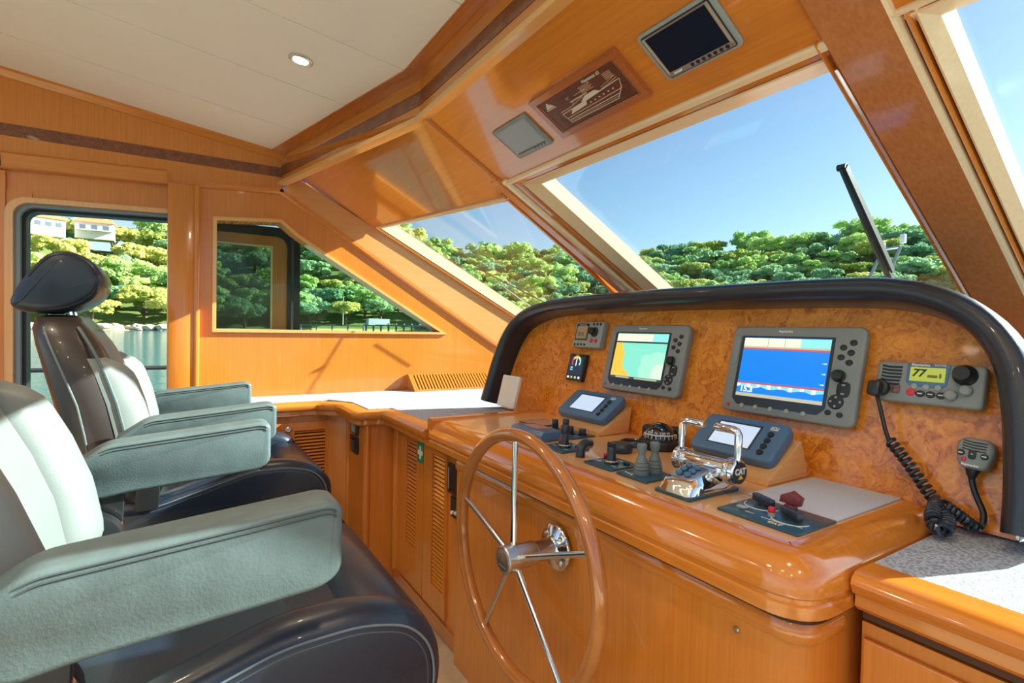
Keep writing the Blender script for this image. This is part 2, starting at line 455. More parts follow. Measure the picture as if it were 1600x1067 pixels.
# doorway frame with its rounded upper corner
def arch(y0, y1, z0, z1, r, n=8):
    p = [(y0, z0), (y0, z1-r)]
    p += [(y0+r-r*cos(i/n*pi/2), z1-r+r*sin(i/n*pi/2)) for i in range(1, n+1)]
    p += [(y1, z1+.022), (y1, z0)]
    return p
Mw = frame(V(0, 0, 0), EY, EZ, EX)                 # local x->Y, y->Z, z->X
dr = MB()
a0, a1 = arch(-.645, -.055, .30, 1.992, .075), arch(-.618, -.055, .30, 1.970, .060)
def band(m, pa, pb, x0, x1, mi=0):
    m.loft([[V(x0, *a), V(x1, *a), V(x1, *b), V(x0, *b)] for a, b in zip(pa[:-2], pb[:-2])] + [[V(x0, *a), V(x1, *a), V(x1, *b), V(x0, *b)] for a, b in [(pa[-2], pb[-2])]], mi=mi)
band(dr, a0, a1, PX-.02, PX+.016)
door = struct(dr.build('door_1', wood('door_frame_wood', (.66, .30, .10), (.80, .44, .20), 'z', rough=.2, coat=.6), smooth=30))
m = MB(); band(m, a1, arch(-.600, -.055, .30, 1.956, .052), PX-.10, PX-.012); m.build('gasket', plain('gasket_grey', (.20, .27, .33), .4, coat=.3), door)
m = MB(); band(m, arch(-.600, -.055, .30, 1.956, .052), arch(-.586, -.055, .30, 1.944, .045), PX-.13, PX-.05); m.build('seal', RUB, door)
m = MB(); m.box((PX-.06, -.35, .285), (.14, .60, .07), r=.01); m.build('sill', STEEL, door)
# side window: pale lipping, dark glass pane
wn = MB()
def frame_loop(loop, wd):
    n = len(loop); out = []
    for i in range(n):
        p, a, b = Vector(loop[i]), Vector(loop[i-1]), Vector(loop[(i+1) % n])
        d0, d1 = (p-a).normalized(), (b-p).normalized()
        n0, n1 = Vector((d0.y, -d0.x)), Vector((d1.y, -d1.x)); nn = (n0+n1).normalized(); k = 1/max(.35, nn.dot(n0))
        out.append(tuple(p+nn*wd*k))
    return out
def offs(loop, wd):
    o = frame_loop(loop, wd); c = sum((Vector(p) for p in loop), Vector((0, 0)))/len(loop)
    if (sum((Vector(p)-c).length for p in o) > sum((Vector(p)-c).length for p in loop)) != (wd > 0): o = frame_loop(loop, -wd)
    return o
wo = offs(win, .014)
wn.plate([[(PX-.10, *p) for p in wo], [(PX-.10, *p) for p in offs(win, -.004)]], (.116, 0, 0))
window_1 = struct(wn.build('window_1', W_L, smooth=0))
m = MB(); m.plate([[(PX-.085, *p) for p in win]], (-.006, 0, 0)); m.build('glass', TINT, window_1, smooth=0)
m = MB(); m.beam((PX-.09, .535, 1.42), (PX-.09, .535, 1.96), [(-.006, -.01), (.006, -.01), (.006, .01), (-.006, .01)], (1, 0, 0)); m.build('glazing_bead', RUB, window_1, smooth=0)
# the sliding door leaf parked outside that window
dl = MB()
def leaf(y0, y1, z0, z1, r):
    return [(y0, z0), (y1, z0), (y1, z1-r)] + [(y1-r+r*cos(i/6*pi/2), z1-r+r*sin(i/6*pi/2)) for i in range(1, 7)] + [(y0, z1)]
LX = -3.275
dl.plate([[(LX, *p) for p in leaf(-.03, .592, .32, 2.015, .10)], [(LX, *p) for p in leaf(.0, .522, .36, 1.962, .06)]], (-.035, 0, 0))
door_2 = struct(dl.build('door_2', RUB, smooth=30))
m = MB(); m.plate([[(LX-.004, *p) for p in leaf(.0, .522, .36, 1.962, .06)], [(LX-.004, *p) for p in [(.03, .7), (.443, .7), (.443, 1.905), (.03, 1.905)]]], (-.028, 0, 0)); m.build('wood_lining', W_Z, door_2, smooth=30)
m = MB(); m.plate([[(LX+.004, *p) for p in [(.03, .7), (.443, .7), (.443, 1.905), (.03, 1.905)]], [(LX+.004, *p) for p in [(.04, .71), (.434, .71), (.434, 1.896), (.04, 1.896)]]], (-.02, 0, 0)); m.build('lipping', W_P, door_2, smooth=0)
m = MB(); m.plate([[(LX-.012, *p) for p in [(.03, .7), (.443, .7), (.443, 1.905), (.03, 1.905)]]], (-.006, 0, 0)); m.build('glass', TINT_D, door_2, smooth=0)

# cornice: two runs meeting at the corner below the ceiling
K0, K1, K2 = V(-3.13, .455, 0), V(-1.803, .731, 0), V(1.3, .731, 0)
I0, I1, I2 = V(-3.13, .395, 0), V(-1.785, .660, 0), V(1.3, .660, 0)
def cz(p, z): return V(p.x, p.y, z)
def panel4(m, a, b, c, d, th, mi=0): m.plate([[a, b, c, d]], th, mi)
for i, (a, b, c, d) in enumerate(((K0, K1, I0, I1), (K1, K2, I1, I2))):
    cf = MB()
    panel4(cf, cz(a, 2.222 if i == 0 else 2.20), cz(b, 2.20), cz(b, 2.36), cz(a, 2.395 if i == 0 else 2.36), (0, .03, 0))
    co = struct(cf.build('trim_6', wood('cornice_wood', CH_LO, CH_HI, 'x') if i == 0 else W_X, smooth=0))
    e = V(0, -.0025, 0)
    m = MB(); panel4(m, cz(a, 2.268 if i == 0 else 2.262)+e, cz(b, 2.262)+e, cz(b, 2.312)+e, cz(a, 2.322 if i == 0 else 2.312)+e, (0, .006, 0)); m.build('inlay', BURL_D, co, smooth=0)
    m = MB()
    ca, cb_, cc, cd_ = cz(c, ceil_z(c.y)-.004), cz(d, ceil_z(d.y)-.004), cz(b, 2.353), cz(a, 2.372 if i == 0 else 2.353)
    m.plate([[ca, cb_, cc], ], (0, .004, .03)); m.plate([[ca, cc, cd_]], (0, .004, .03)); m.build('crown', W_D, co, smooth=0)
    m = MB(); m.beam(cz(a, 2.229 if i == 0 else 2.207), cz(b, 2.207), [(-.020, -.012), (.022, -.012), (.022, .006), (.014, .012), (-.020, .012)] if i == 0 else [(-.020, -.012), (.022, -.012), (.022, .006), (.014, .012), (-.020, .012)], (0, 0, 1)); m.build('lip', W_L, co, smooth=0)

# front brow above the windscreens (centre and starboard in one plane, port swept back)
def P(x, y, d=0.0):                                  # a point of the windscreen plane at plan position x,y ; d towards the cabin
    return V(x, y, 2.2-.555*(y-.735))+BN*d
def Q(t, y, d=0.0):                                  # point of the port windscreen plane at plan position
    return V(t, y, (QD-QN.x*t-QN.y*y)/QN.z)+QN*d
OUT = -BN*.06
HX0 = -1.762                                         # crease between the two brow planes
wf = MB(); wf.plate([[P(HX0, .72), P(1.3, .72), P(1.3, 1.052), P(HX0, 1.052)]], OUT)
struct(wf.build('wall_front', W_X, smooth=0))
wf = MB()
E0, E1, E2 = at_x(460, 285, PXE), at_x(580, 353, PXE), at_x(800, 495, PXE)
QT0, QT1 = portp(588, 354), portp(795, 306)         # header line of the port pane
pb = [Q(-3.13, .44), Q(-1.80, .72), Q(HX0, .74), Q(HX0, 1.052), QT1, QT0, Q(-3.13, QT0.y-.02)]
wf.plate([pb], -QN*.06)
struct(wf.build('wall_front', wood('brow_wood', CH_LO, CH_HI, 'x', rough=.15, coat=.8), smooth=0))
# crease moulding
m = MB(); m.beam(P(HX0, .735), P(HX0, 1.10), [(-.016, -.02), (.016, -.02), (.012, .010), (-.012, .010)], BN)
struct(m.build('trim_7', W_Y, smooth=0))
# pillars: slanted port pillar, port mullion, starboard mullion
def sl(y): return y
ap = MB()
lo_pts = [V(PX, .43, LO(.43)), V(PX, 2.6, LO(2.6))]
sl_ = (E2.z-E1.z)/(E2.y-E1.y)
ys = [.478, E1.y, E2.y, 2.6]
up = [V(PXE, y, E1.z+sl_*(y-E1.y)) for y in ys]
ap.loft([[V(PX-.02, y, LO(y)), V(PX+.012, y, LO(y)), u, u-V(.12, 0, 0)] for y, u in zip(ys, up)])
struct(ap.build('trim_8', wood('pillar_wood', (.60, .26, .07), (.76, .38, .13), 'y', rough=.3, coat=.4), smooth=0))
# windscreen frames -- stepped profile around each pane
PRO_A = [(0, -.05), (.020, -.05), (.020, .012), (.014, .018), (.004, .018), (0, .010)]
def stepped(m, p0, p1, n, side, wA, wB, mat_=(0, 1)):
    """two boards side by side along p0->p1 : a raised one then a deeper one towards the glass (side)"""
    side = Vector(side).normalized()
    d = (Vector(p1)-Vector(p0)).normalized(); sgn = 1 if d.cross(Vector(n)).dot(side) > 0 else -1
    def pr(l): return [(sgn*a, b) for a, b in (l if sgn > 0 else l[::-1])]
    if wA > .018:
        h = wA*.52
        m.beam(p0, p1, pr([(0, -.06), (h, -.06), (h, .000), (h*.85, .010), (h*.2, .012), (0, .006)]), n, mi=mat_[1])
        m.beam(p0, p1, pr([(h-.001, -.05), (h+.005, -.05), (h+.005, -.014), (h-.001, -.014)]), n, mi=2)
        m.beam(p0, p1, pr([(h+.004, -.06), (wA, -.06), (wA, -.012), (wA-.003, -.004), (h+.006, -.002), (h+.004, -.006)]), n, mi=mat_[0])
    else: m.beam(p0, p1, pr([(0, -.06), (wA, -.06), (wA, .006), (wA*.8, .012), (wA*.15, .012), (0, .004)]), n, mi=mat_[0])
    m.beam(p0, p1, pr([(wA+.006, -.09), (wA+wB, -.09), (wA+wB, -.034), (wA+.010, -.010), (wA+.006, -.012)]), n, mi=mat_[1])
    m.beam(p0, p1, pr([(wA-.001, -.05), (wA+.007, -.05), (wA+.007, -.026), (wA-.001, -.026)]), n, mi=2)
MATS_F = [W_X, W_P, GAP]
LNY = V(0, 1, -.555).normalized()
# window_2: port pane
qa, qb = Q(-2.875, .888), Q(-1.790, 1.085)
qc, qd = Q(-1.87, 2.6), Q(-2.70, 2.6)
w2 = MB()
stepped(w2, QT0, QT1, QN, V(0, 1, -.55), .022, .036)
ups = [V(PXE, y, E1.z+sl_*(y-E1.y)) for y in (QT0.y-.03, 2.6)]
w2.loft([[u+V(-.03, 0, -.004), u+V(.016, 0, -.004), u+V(.018, 0, .008), u+V(-.03, 0, .008)] for u in ups], mi=0)
w2.loft([[u+V(-.03, 0, .008), u+V(.004, 0, .008), u+V(.004, 0, .098), u+V(-.03, 0, .098)] for u in ups], mi=1)
w2.loft([[u+V(-.03, 0, .014), u+V(.0046, 0, .014), u+V(.0046, 0, .022), u+V(-.03, 0, .022)] for u in ups], mi=2)
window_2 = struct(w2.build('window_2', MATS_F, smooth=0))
m = MB(); m.plate([[Q(-3.09, .85, -.07), Q(-1.74, 1.04, -.07), Q(-1.78, 2.45, -.07), Q(-3.09, 2.45, -.07)]], -QN*.006); m.build('glass', WIND, window_2, smooth=0)
# port mullion
MB_ = MB()
MB_.beam(P(-1.765, 1.03), P(-1.775, 2.5), [(-.026, -.08), (.030, -.08), (.030, .004), (.022, .012), (-.018, .012), (-.026, .004)], BN)
struct(MB_.build('trim_9', W_Y, smooth=0))
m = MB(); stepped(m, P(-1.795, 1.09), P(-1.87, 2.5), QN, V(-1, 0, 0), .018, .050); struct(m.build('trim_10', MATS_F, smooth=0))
# window_3: centre pane
GX0, GX1 = -1.735, -.555
w3 = MB()
stepped(w3, P(GX0, 1.050), P(GX1+.05, 1.050), BN, V(0, 1, -.555), .042, .056)
stepped(w3, P(GX0, 1.045), P(GX0+.004, 2.5), BN, V(1, 0, 0), .052, .060)
stepped(w3, P(GX1, 1.045), P(GX1, 2.5), BN, V(-1, 0, 0), .004, .012)
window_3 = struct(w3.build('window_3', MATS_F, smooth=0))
m = MB(); m.plate([[P(GX0-.02, 1.05, -.07), P(GX1+.05, 1.05, -.07), P(GX1+.05, 2.45, -.07), P(GX0-.02, 2.45, -.07)]], -BN*.006); m.build('glass', WIND, window_3, smooth=0)
# starboard mullion: broad flat post
m = MB(); m.beam(P(-.492, .90), P(-.492, 2.5), [(-.062, -.09), (.046, -.09), (.058, .0), (.048, .012), (-.058, .012), (-.062, .006)], BN)
struct(m.build('trim_11', wood('post_wood', (.40, .125, .035), (.60, .22, .07), 'y', rough=.15, coat=.8), smooth=0))
# window_4: starboard pane
w4 = MB()
stepped(w4, P(-.45, 1.052), P(1.3, 1.052), BN, V(0, 1, -.555), .020, .05)
stepped(w4, P(-.437, 1.0), P(-.437, 2.5), BN, V(1, 0, 0), .022, .030)
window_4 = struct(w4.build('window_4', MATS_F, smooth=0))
m = MB(); m.plate([[P(-.46, 1.05, -.07), P(1.3, 1.05, -.07), P(1.3, 2.45, -.07), P(-.46, 2.45, -.07)]], -BN*.006); m.build('glass', WIND, window_4, smooth=0)
# dashboard lining forward of the instrument hood, under the glass
m = MB(); m.box((-.9, 2.28, 1.20), (4.3, .36, .04)); struct(m.build('trim_12', W_X, smooth=0))
# outside: side deck, foredeck
m = MB(); m.box((-3.62, .2, .16), (.80, 9, .08), r=.01); struct(m.build('trim_13', WHITE, smooth=0))
m = MB(); m.box((2.15, .0, .16), (1.6, 9, .08), r=.01); struct(m.build('trim_15', WHITE, smooth=0))  # unseen starboard deck, added to bounce daylight onto the ceiling
m = MB(); m.poly([(-2.9, 2.47), (1.6, 2.47), (1.6, 6.0), (.2, 9.5), (-1.4, 9.5), (-2.95, 7.2)], 1.02, 1.12, r=.02); struct(m.build('trim_14', plain('deck_white', (.72, .72, .70), .6), smooth=30))

# ================================================================== CABINETS
def knob(parent, p, n, r=.012, mat=BRASS):
    m = MB(); m.lathe([(r*.55, 0), (r*.55, .006), (r, .009), (r, .013), (r*.7, .017)], 14)
    q = Vector(n).to_track_quat('Z', 'Y').to_matrix().to_4x4()
    return m.build('knob', mat, parent, mw=Matrix.Translation(Vector(p)) @ q)
def louvre(parent, M, wd, ht, pitch, name='slat'):
    """recessed opening with slanted slats; local x width, y height, z outwards"""
    m = MB(); m.box((0, 0, -.0105), (wd, ht, .002)); m.build('backing', GAP, parent, mw=M, smooth=0)
    m = MB(); m.poly(rect(wd+.012, ht+.012), -.001, .003, holes=[rect(wd-.002, ht-.002)]); m.build('louvre_frame', W_Y, parent, mw=M, smooth=0)
    n = int(ht/pitch); src = None
    for i in range(n):
        Ms = M @ T(0, -ht/2+(i+.5)*ht/n, -.006) @ Matrix.Rotation(radians(-35), 4, 'X')
        if src is None:
            b = MB(); b.box((0, 0, 0), (wd-.002, pitch*.62, .004)); src = b.build(name, W_X, parent, mw=Ms, smooth=0)
        else: inst(src, parent, M=Ms)
NOSE = [(-.05, -.062), (.004, -.062), (.010, -.056), (.010, -.036), (.024, -.030), (.030, -.018), (.028, -.006), (.018, .002), (.004, .005), (-.05, .004)]
CTZ = 1.060
# counter along the port side and across to the helm
cpath = [(-2.775, -2.2), (-2.775, .645), (-2.735, .695, .03), (-2.40, .695, .06), (-2.385, .80, .05), (-1.862, .80)]
cpath = [(-2.765, .062, 0), (-2.765, .60, .03), (-2.66, .690, .05), (-2.375, .690, .035), (-2.372, .80, .03), (-2.31, .815, .03), (-1.862, .815, 0)]
rp = round_path(cpath, .03, 6)
ct = MB(); ct.sweep(NOSE, rp, T(0, 0, CTZ))
counter = tag(ct.build('counter', W_Y, smooth=40), 'long varnished counter with rounded edge running along the port side to the helm', 'counter')
m = MB(); m.poly([(PX, .062)]+[(x-.03 if y < .6 else x-.01, y+.02) for x, y in rp]+[(-1.862, 2.4), (PX, 2.4)], .998, 1.057); m.build('core', W_Y, counter, smooth=0)
m = MB(); m.poly([(PX+.002, .066), (-2.84, .066), (-2.84, .66), (-2.70, .745), (-2.44, .75), (-2.42, .86), (-1.90, .87), (-1.866, .87), (-1.866, 2.3), (PX+.002, 2.3)], 1.058, 1.066, r=.002)
m.build('carpet_inlay', PAD, counter, smooth=0)
# port cabinet under it
pc = thing('side_cabinet', 'port side cabinet under the counter with a louvred door behind the far chair', 'cabinet', T(-2.95, .4, FLZ))
def loc(o): return Matrix.Translation(-Vector(o))
O = V(-2.95, .4, FLZ)
m = MB(); m.poly([(PX+.002, .064), (-2.792, .064), (-2.792, .64), (-2.672, .722), (-2.392, .722), (-2.385, .845), (-2.385, .87), (PX+.002, .87)], FLZ+.001, .996, M=loc(O)); m.build('body', W_Z, pc, smooth=0)
Mx = frame(V(-2.790, 0, 0)-O, EY, EZ, EX)           # local x->Y,y->Z on the port cabinet front
for y0, y1 in ((.395, .690), (.07, .39)):
    m = MB(); m.poly(rect(y1-y0, .70, (y0+y1)/2, .615), 0, .014, holes=[rect(.150, .34, .5575, .755)] if y0 > .3 else ()); d = m.build('door', W_Y, pc, mw=Mx, smooth=0)
    if y0 > .3:
        louvre(d, T(.5575, .755, .014), .150, .34, .0165)
        knob(d, (.453, .935, .014), (0, 0, 1), .015, ENAM)
m = MB(); m.cyl((-2.672, .732, FLZ+.002), (-2.672, .732, .996), .020, n=12, M=loc(O)); m.cyl((-2.40, .735, FLZ+.002), (-2.40, .735, .996), .018, n=12, M=loc(O)); m.build('corner_bead', W_Z, pc)
# forward cabinet between corner and helm
fc = thing('locker_cabinet', 'forward cabinet with two louvred doors left of the ship wheel', 'cabinet', T(-2.0, .95, FLZ))
O = V(-2.0, .95, FLZ)
m = MB(); m.box((-2.0205, 1.00, (FLZ+.996)/2+.001), (.719, .27, .996-FLZ-.004), M=loc(O)); m.build('body', W_Z, fc, smooth=0)
m = MB(); m.cyl((-2.362, .868, FLZ+.06), (-2.362, .868, .996), .018, n=12, M=loc(O)); m.build('corner_bead', W_Z, fc)
m = MB(); m.box((-2.0, .862, FLZ+.035), (.70, .012, .06), M=loc(O)); m.build('plinth', W_D, fc, smooth=0)
My = frame(V(0, .865, 0)-O, EX, EZ, -EY)            # local x->X,y->Z,z->-Y
for i, (x0, x1, lx, l0, l1, kx) in enumerate(((-2.262, -2.010, -2.135, .505, .962, -2.055), (-2.005, -1.785, -1.855, .430, .955, -1.962))):
    m = MB(); m.poly(rect(x1-x0, .66, (x0+x1)/2, .665), 0, .012, holes=[rect(.118, l1-l0, lx, (l0+l1)/2)]); d = m.build('door', W_Y, fc, mw=My, smooth=0)
    louvre(d, T(lx-.0, (l0+l1)/2, .012), .118, l1-l0, .0165)
    knob(d, (kx, 1.003-.012, .012), (0, 0, 1), .010)
# first-aid sticker on the left door
sg = thing('first_aid_sign', 'green and white first aid cross sticker on the louvred door', 'sign', frame(V(-2.037, .8515, .930), EX, EZ, -EY))
m = MB(); m.poly(rect(.062, .085), 0, .0012, rv=.006); m.build('plate', GREEN, sg, smooth=0)
m = MB(); m.poly([(-.009, -.027), (.009, -.027), (.009, -.009), (.025, -.009), (.025, .009), (.009, .009), (.009, .027), (-.009, .027), (-.009, .009), (-.025, .009), (-.025, -.009), (-.009, -.009)], .0012, .0018); m.build('cross', WHITE, sg, smooth=0)
# rocker switches on the corner post
for i, (z, lit) in enumerate(((.972, 1), (.880, 0))):
    s = thing('rocker_switch', ('upper black rocker switch with pale key on the cabinet corner post', 'lower black rocker switch with dark key on the cabinet corner post')[i], 'switch',
              frame(V(-2.545, .7195, z), EX, EZ, -EY))
    m = MB(); m.poly(rect(.125, .082), 0, .007, r=.002, rv=.006); m.build('plate', P_K, s)
    m = MB(); m.box((0, 0, .009), (.062, .060, .010), r=.002, M=Matrix.Rotation(radians(6), 4, 'X')); m.build('key', P_GL if lit else P_B, s)
# small panels beside the ship wheel
dp = thing('depth_display', 'dark glass display panel on the forward cabinet beside the ship wheel', 'display', frame(V(-1.712, .8635, .892), EX, EZ, -EY))
m = MB(); m.poly(rect(.128, .112), 0, .010, r=.002, rv=.005); m.build('bezel', P_K, dp)
m = MB(); m.box((0, 0, .0105), (.094, .084, .002)); m.build('screen', plain('dark_screen', (.01, .02, .03), .08, coat=.6), dp)
m = MB(); m.box((-.052, 0, .0115), (.006, .080, .003)); m.build('edge_strip', P_GL, dp)
kp = thing('key_panel', 'small black panel with two lit knobs under the dark display beside the wheel', 'panel', frame(V(-1.712, .8635, .790), EX, EZ, -EY))
m = MB(); m.poly(rect(.085, .075), 0, .008, r=.002, rv=.004); m.build('plate', P_K, kp)
for x, y in ((-.016, -.018), (.014, -.012)):
    m = MB(); m.cyl((x, y, .008), (x, y, .018), .007, n=12, bev=.002); m.build('knob', WHITE, kp)
# ventilation grille on the counter by the port wall
vg = thing('vent_grille', 'slanted wooden vent grille with narrow bars on the port counter', 'vent', T(-3.05, 1.48, 1.0665))
O = V(-3.05, 1.48, 1.0665)
pr = [(PX+.003, .0), (PX+.128, .0), (PX+.128, .010), (PX+.020, .098), (PX+.003, .098)]
Mg = frame(V(0, 0, 1.0665)-O, EX, EZ, -EY)
for y in (1.205, 1.765):
    m = MB(); m.poly(pr, -y-.007, -y+.007); m.build('end_cheek', W_Z, vg, mw=Mg, smooth=0)
m = MB(); m.poly([(PX+.003, 0), (PX+.10, 0), (PX+.016, .066), (PX+.003, .066)], -1.76, -1.21); m.build('backing', GAP, vg, mw=Mg, smooth=0)
m = MB(); m.box((PX+.012, 1.485, 1.0665+.094), (.018, .55, .008), M=loc(O)); m.box((PX+.121, 1.485, 1.0665+.006), (.014, .55, .011), M=loc(O)); m.build('rail', W_Y, vg, smooth=0)
src = None
for i in range(26):
    y = 1.221+i*(1.749-1.221)/25
    if src is None:
        b = MB(); b.beam((PX+.122, 0, .008), (PX+.018, 0, .093), [(-.0055, -.006), (.0055, -.006), (.0055, .004), (-.0055, .004)], (1, 0, 1.2)); src = b.build('bar', W_Y, vg, mw=T(0, y, 1.0665) if False else loc(O) @ T(0, y, 1.0665), smooth=0)
    else: inst(src, vg, M=loc(O) @ T(0, y, 1.0665))

# ================================================================== HELM CONSOLE
HZ = 1.10
hc = thing('helm_console', 'varnished cherry helm console carrying the instruments and ship wheel', 'console', T(-1.1, 1.1, FLZ))
O = V(-1.1, 1.1, FLZ); LH = loc(O)
base_pts = [(-1.655, .832, 0), (-.432, .832, .07), (-.432, 1.30, 0), (-1.655, 1.30, 0)]
m = MB(); m.poly(round_path(base_pts, .05, 6, True), FLZ+.001, .985, M=LH); m.build('front_panel', W_Z, hc, smooth=40)
m = MB(); m.sweep([(0, .952), (.004, .954), (.007, .966), (.004, .978), (0, .985)], round_path([(-1.655, .832), (-.432, .832, .07), (-.432, .95)], .07, 6), M=LH); m.build('bead_moulding', W_X, hc)
m = MB(); m.sweep([(-.03, .986), (.004, .986), (.004, .9995), (-.03, .9995)], round_path([(-1.84, .832), (-.432, .832, .06), (-.432, 1.30)], .06, 6), M=LH); m.build('shadow_gap', plain('dark_wood_gap', (.05, .018, .006), .6), hc, smooth=0)
apath = round_path([(-1.840, .800), (-.412, .800, .085), (-.412, 1.312)], .085, 8)
APR = [(-.07, .999), (-.008, .999), (.0, 1.004), (.0, 1.024), (-.004, 1.027), (-.004, 1.034), (.0, 1.038), (-.002, 1.058), (-.012, 1.078), (-.030, 1.094), (-.052, 1.101), (-.07, 1.101)]
m = MB(); m.sweep(APR, apath, M=LH); m.build('apron', W_X, hc, smooth=40)
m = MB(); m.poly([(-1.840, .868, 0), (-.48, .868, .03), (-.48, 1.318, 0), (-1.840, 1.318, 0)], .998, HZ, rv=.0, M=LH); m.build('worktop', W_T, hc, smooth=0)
m = MB(); m.beam(V(-1.841, .805, 1.088)-O, V(-1.841, 1.315, 1.088)-O, [(-.020, -.03), (.020, -.03), (.020, .012), (.014, .020), (-.014, .020), (-.020, .012)], (0, 0, 1)); m.build('side_rail', W_Y, hc, smooth=30)
m = MB(); m.lathe([(.004, 0), (.006, .002), (.0045, .005)], 12, M=T(-.55, .832, .93)@Matrix.Rotation(pi/2, 4, 'X')); o = m.build('screw_cap', BRASS, hc); o.matrix_local = LH
# starboard counter beside the console
scn = thing('side_counter', 'starboard counter with carpeted top at the right edge, lit by the sun', 'counter', T(.3, 1.2, FLZ))
O = V(.3, 1.2, FLZ); LS = loc(O)
SN = [(-.05, -.060), (.0, -.060), (.008, -.052), (.008, -.034), (.018, -.028), (.026, -.012), (.022, -.002), (.012, .005), (-.004, .007), (-.05, .006)]
m = MB(); m.sweep(SN, [(-.408, .945), (1.2, .945)], M=T(0, 0, 1.062)); o = m.build('edge_rail', W_X, scn, smooth=40); o.matrix_local = LS
m = MB(); m.poly([(-.411, .97), (1.2, .97), (1.2, 2.3), (-.411, 2.3)], 1.0, 1.061, M=LS); m.build('core', W_X, scn, smooth=0)
m = MB(); m.poly([(-.409, .990), (1.2, .990), (1.2, 2.3), (-.409, 2.3)], 1.062, 1.0665, r=.0015, M=LS); m.build('carpet_inlay', PAD, scn, smooth=0)
m = MB(); m.box((.40, 1.60, (FLZ+.975)/2), (1.62, 1.26, .975-FLZ-.002), M=LS); m.build('body', W_Z, scn, smooth=0)
m = MB(); m.box((.40, .985, .989), (1.62, .03, .020), M=LS); m.build('shadow_gap', plain('dark_wood_gap2', (.10, .035, .012), .6), scn, smooth=0)
m = MB(); m.poly(rect(1.55, .62, .37, .640), 0, .010, r=.003); m.build('door', W_Y, scn, mw=LS @ frame(V(0, .970, 0), EX, EZ, -EY), smooth=0)

# ---- instrument housing: burl panel under a black hood
ih = thing('instrument_hood', 'tilted burl instrument panel under an arched black padded hood', 'instrument panel', T(-1.2, 1.33, 1.067))
O = V(-1.2, 1.33, 1.067); LI = loc(O)
MF = frame(V(0, 1.42, CAMZ), EX, FU, FN)            # panel frame: x athwart, y up the panel, z towards the helmsman
def fl(x, y, d=0.0):
    p = MF.inverted() @ fas(x, y, d); return p
yb = (MF.inverted() @ V(0, 1.42-(CAMZ-1.084)*math.tan(FT), 1.084)).y
inner = [(-2.170, yb), (-2.150, yb+.20), (-2.125, -.08), (-2.075, .0), (-1.98, .045), (-1.85, .070), (-1.62, .080), (-1.20, .084), (-.72, .080), (-.56, .074), (-.47, .052), (-.40, .012), (-.350, -.055), (-.328, -.14), (-.312, yb+.10), (-.308, yb)]
inr = round_path(inner, .06, 4)
yb2 = (MF.inverted() @ V(0, 1.42-(CAMZ-1.0735)*math.tan(FT), 1.0735)).y
m = MB(); m.poly([(inr[0][0], yb2)]+inr+[(inr[-1][0], yb2)], -.02, 0); m.build('burl_fascia', BURL, ih, mw=LI @ MF, smooth=0)
wi = [MF @ V(x, y, -.021) for x, y in inr]
m = MB(); m.loft([[V(q.x, q.y+dy, 1.0675 if k in (0, len(wi)-1) else max(1.0675, q.z-dz)) for k, q in enumerate(wi)] for dy, dz in ((.0, .0), (.10, .0), (.30, .10))]); m.build('housing', P_K, ih, mw=LI, smooth=40)  # unseen body, added to block sun leaking in under the fascia
m = MB(); m.sweep([(-.002, -.03), (.020, -.06), (.045, -.03), (.052, .03), (.050, .085), (.040, .103), (.022, .108), (.006, .102), (-.003, .085)], inr[::-1], closed=False)
hd = m.build('padded_hood', HOODM, ih, mw=LI @ MF, smooth=50)

# ================================================================== INSTRUMENTS ON THE BURL PANEL
def fdev(corners, d):
    """corners TL TR BR BL (pixels of the front face) at stand-off d -> frame matrix on the panel, width, height"""
    p = [fl(x, y, d) for x, y in corners]
    c = sum(p, Vector())/4
    return MF @ T(c.x, c.y, 0), ((p[1]-p[0]).length+(p[2]-p[3]).length)/2, ((p[0]-p[3]).length+(p[1]-p[2]).length)/2
def btn(parent, x, y, z, r, mat, h=.004, name='button', n=14, sx=1.0):
    m = MB(); m.cyl((0, 0, 0), (0, 0, h), r, r*.9, n=n, bev=h*.3)
    o = m.build(name, mat, parent, mw=T(x, y, z) @ Matrix.Diagonal((sx, 1, 1, 1))); return o
def rowlabel(parent, x, y, z, wd, ht, mat=PRINT, name='legend'):
    m = MB(); m.box((0, 0, .0002), (wd, ht, .0004)); return m.build(name, mat, parent, mw=T(x, y, z), smooth=0)
SCR_TOP = emis('screen_cream', (.80, .78, .58), .95)
SCR_CY = emis('screen_cyan', (.25, .75, .72), .9)
SCR_OR = emis('screen_land', (.90, .50, .06), .95)
SCR_W1 = emis('screen_shallow', (.22, .72, .55), .9)
SCR_W2 = emis('screen_mid', (.36, .80, .60), .9)
SCR_W3 = emis('screen_pale', (.62, .85, .62), .9)
SCR_DK = emis('screen_dark', (.03, .07, .07), .6)
SCR_BL = emis('screen_blue', (.0, .20, .72), .95)
SCR_RD = emis('screen_red', (.70, .06, .04), .9)
SCR_TQ = emis('screen_turquoise', (.22, .68, .70), .9)
SCR_BG = emis('screen_tan', (.55, .52, .36), .8)
SCR_WH = emis('screen_white', (.9, .95, .95), 1.0)
LCD_W = emis('lcd_white', (.52, .62, .76), .85)
LCD_G = emis('lcd_green', (.42, .48, .06), .75)
LCD_O = emis('lcd_orange', (.30, .20, .10), .5)

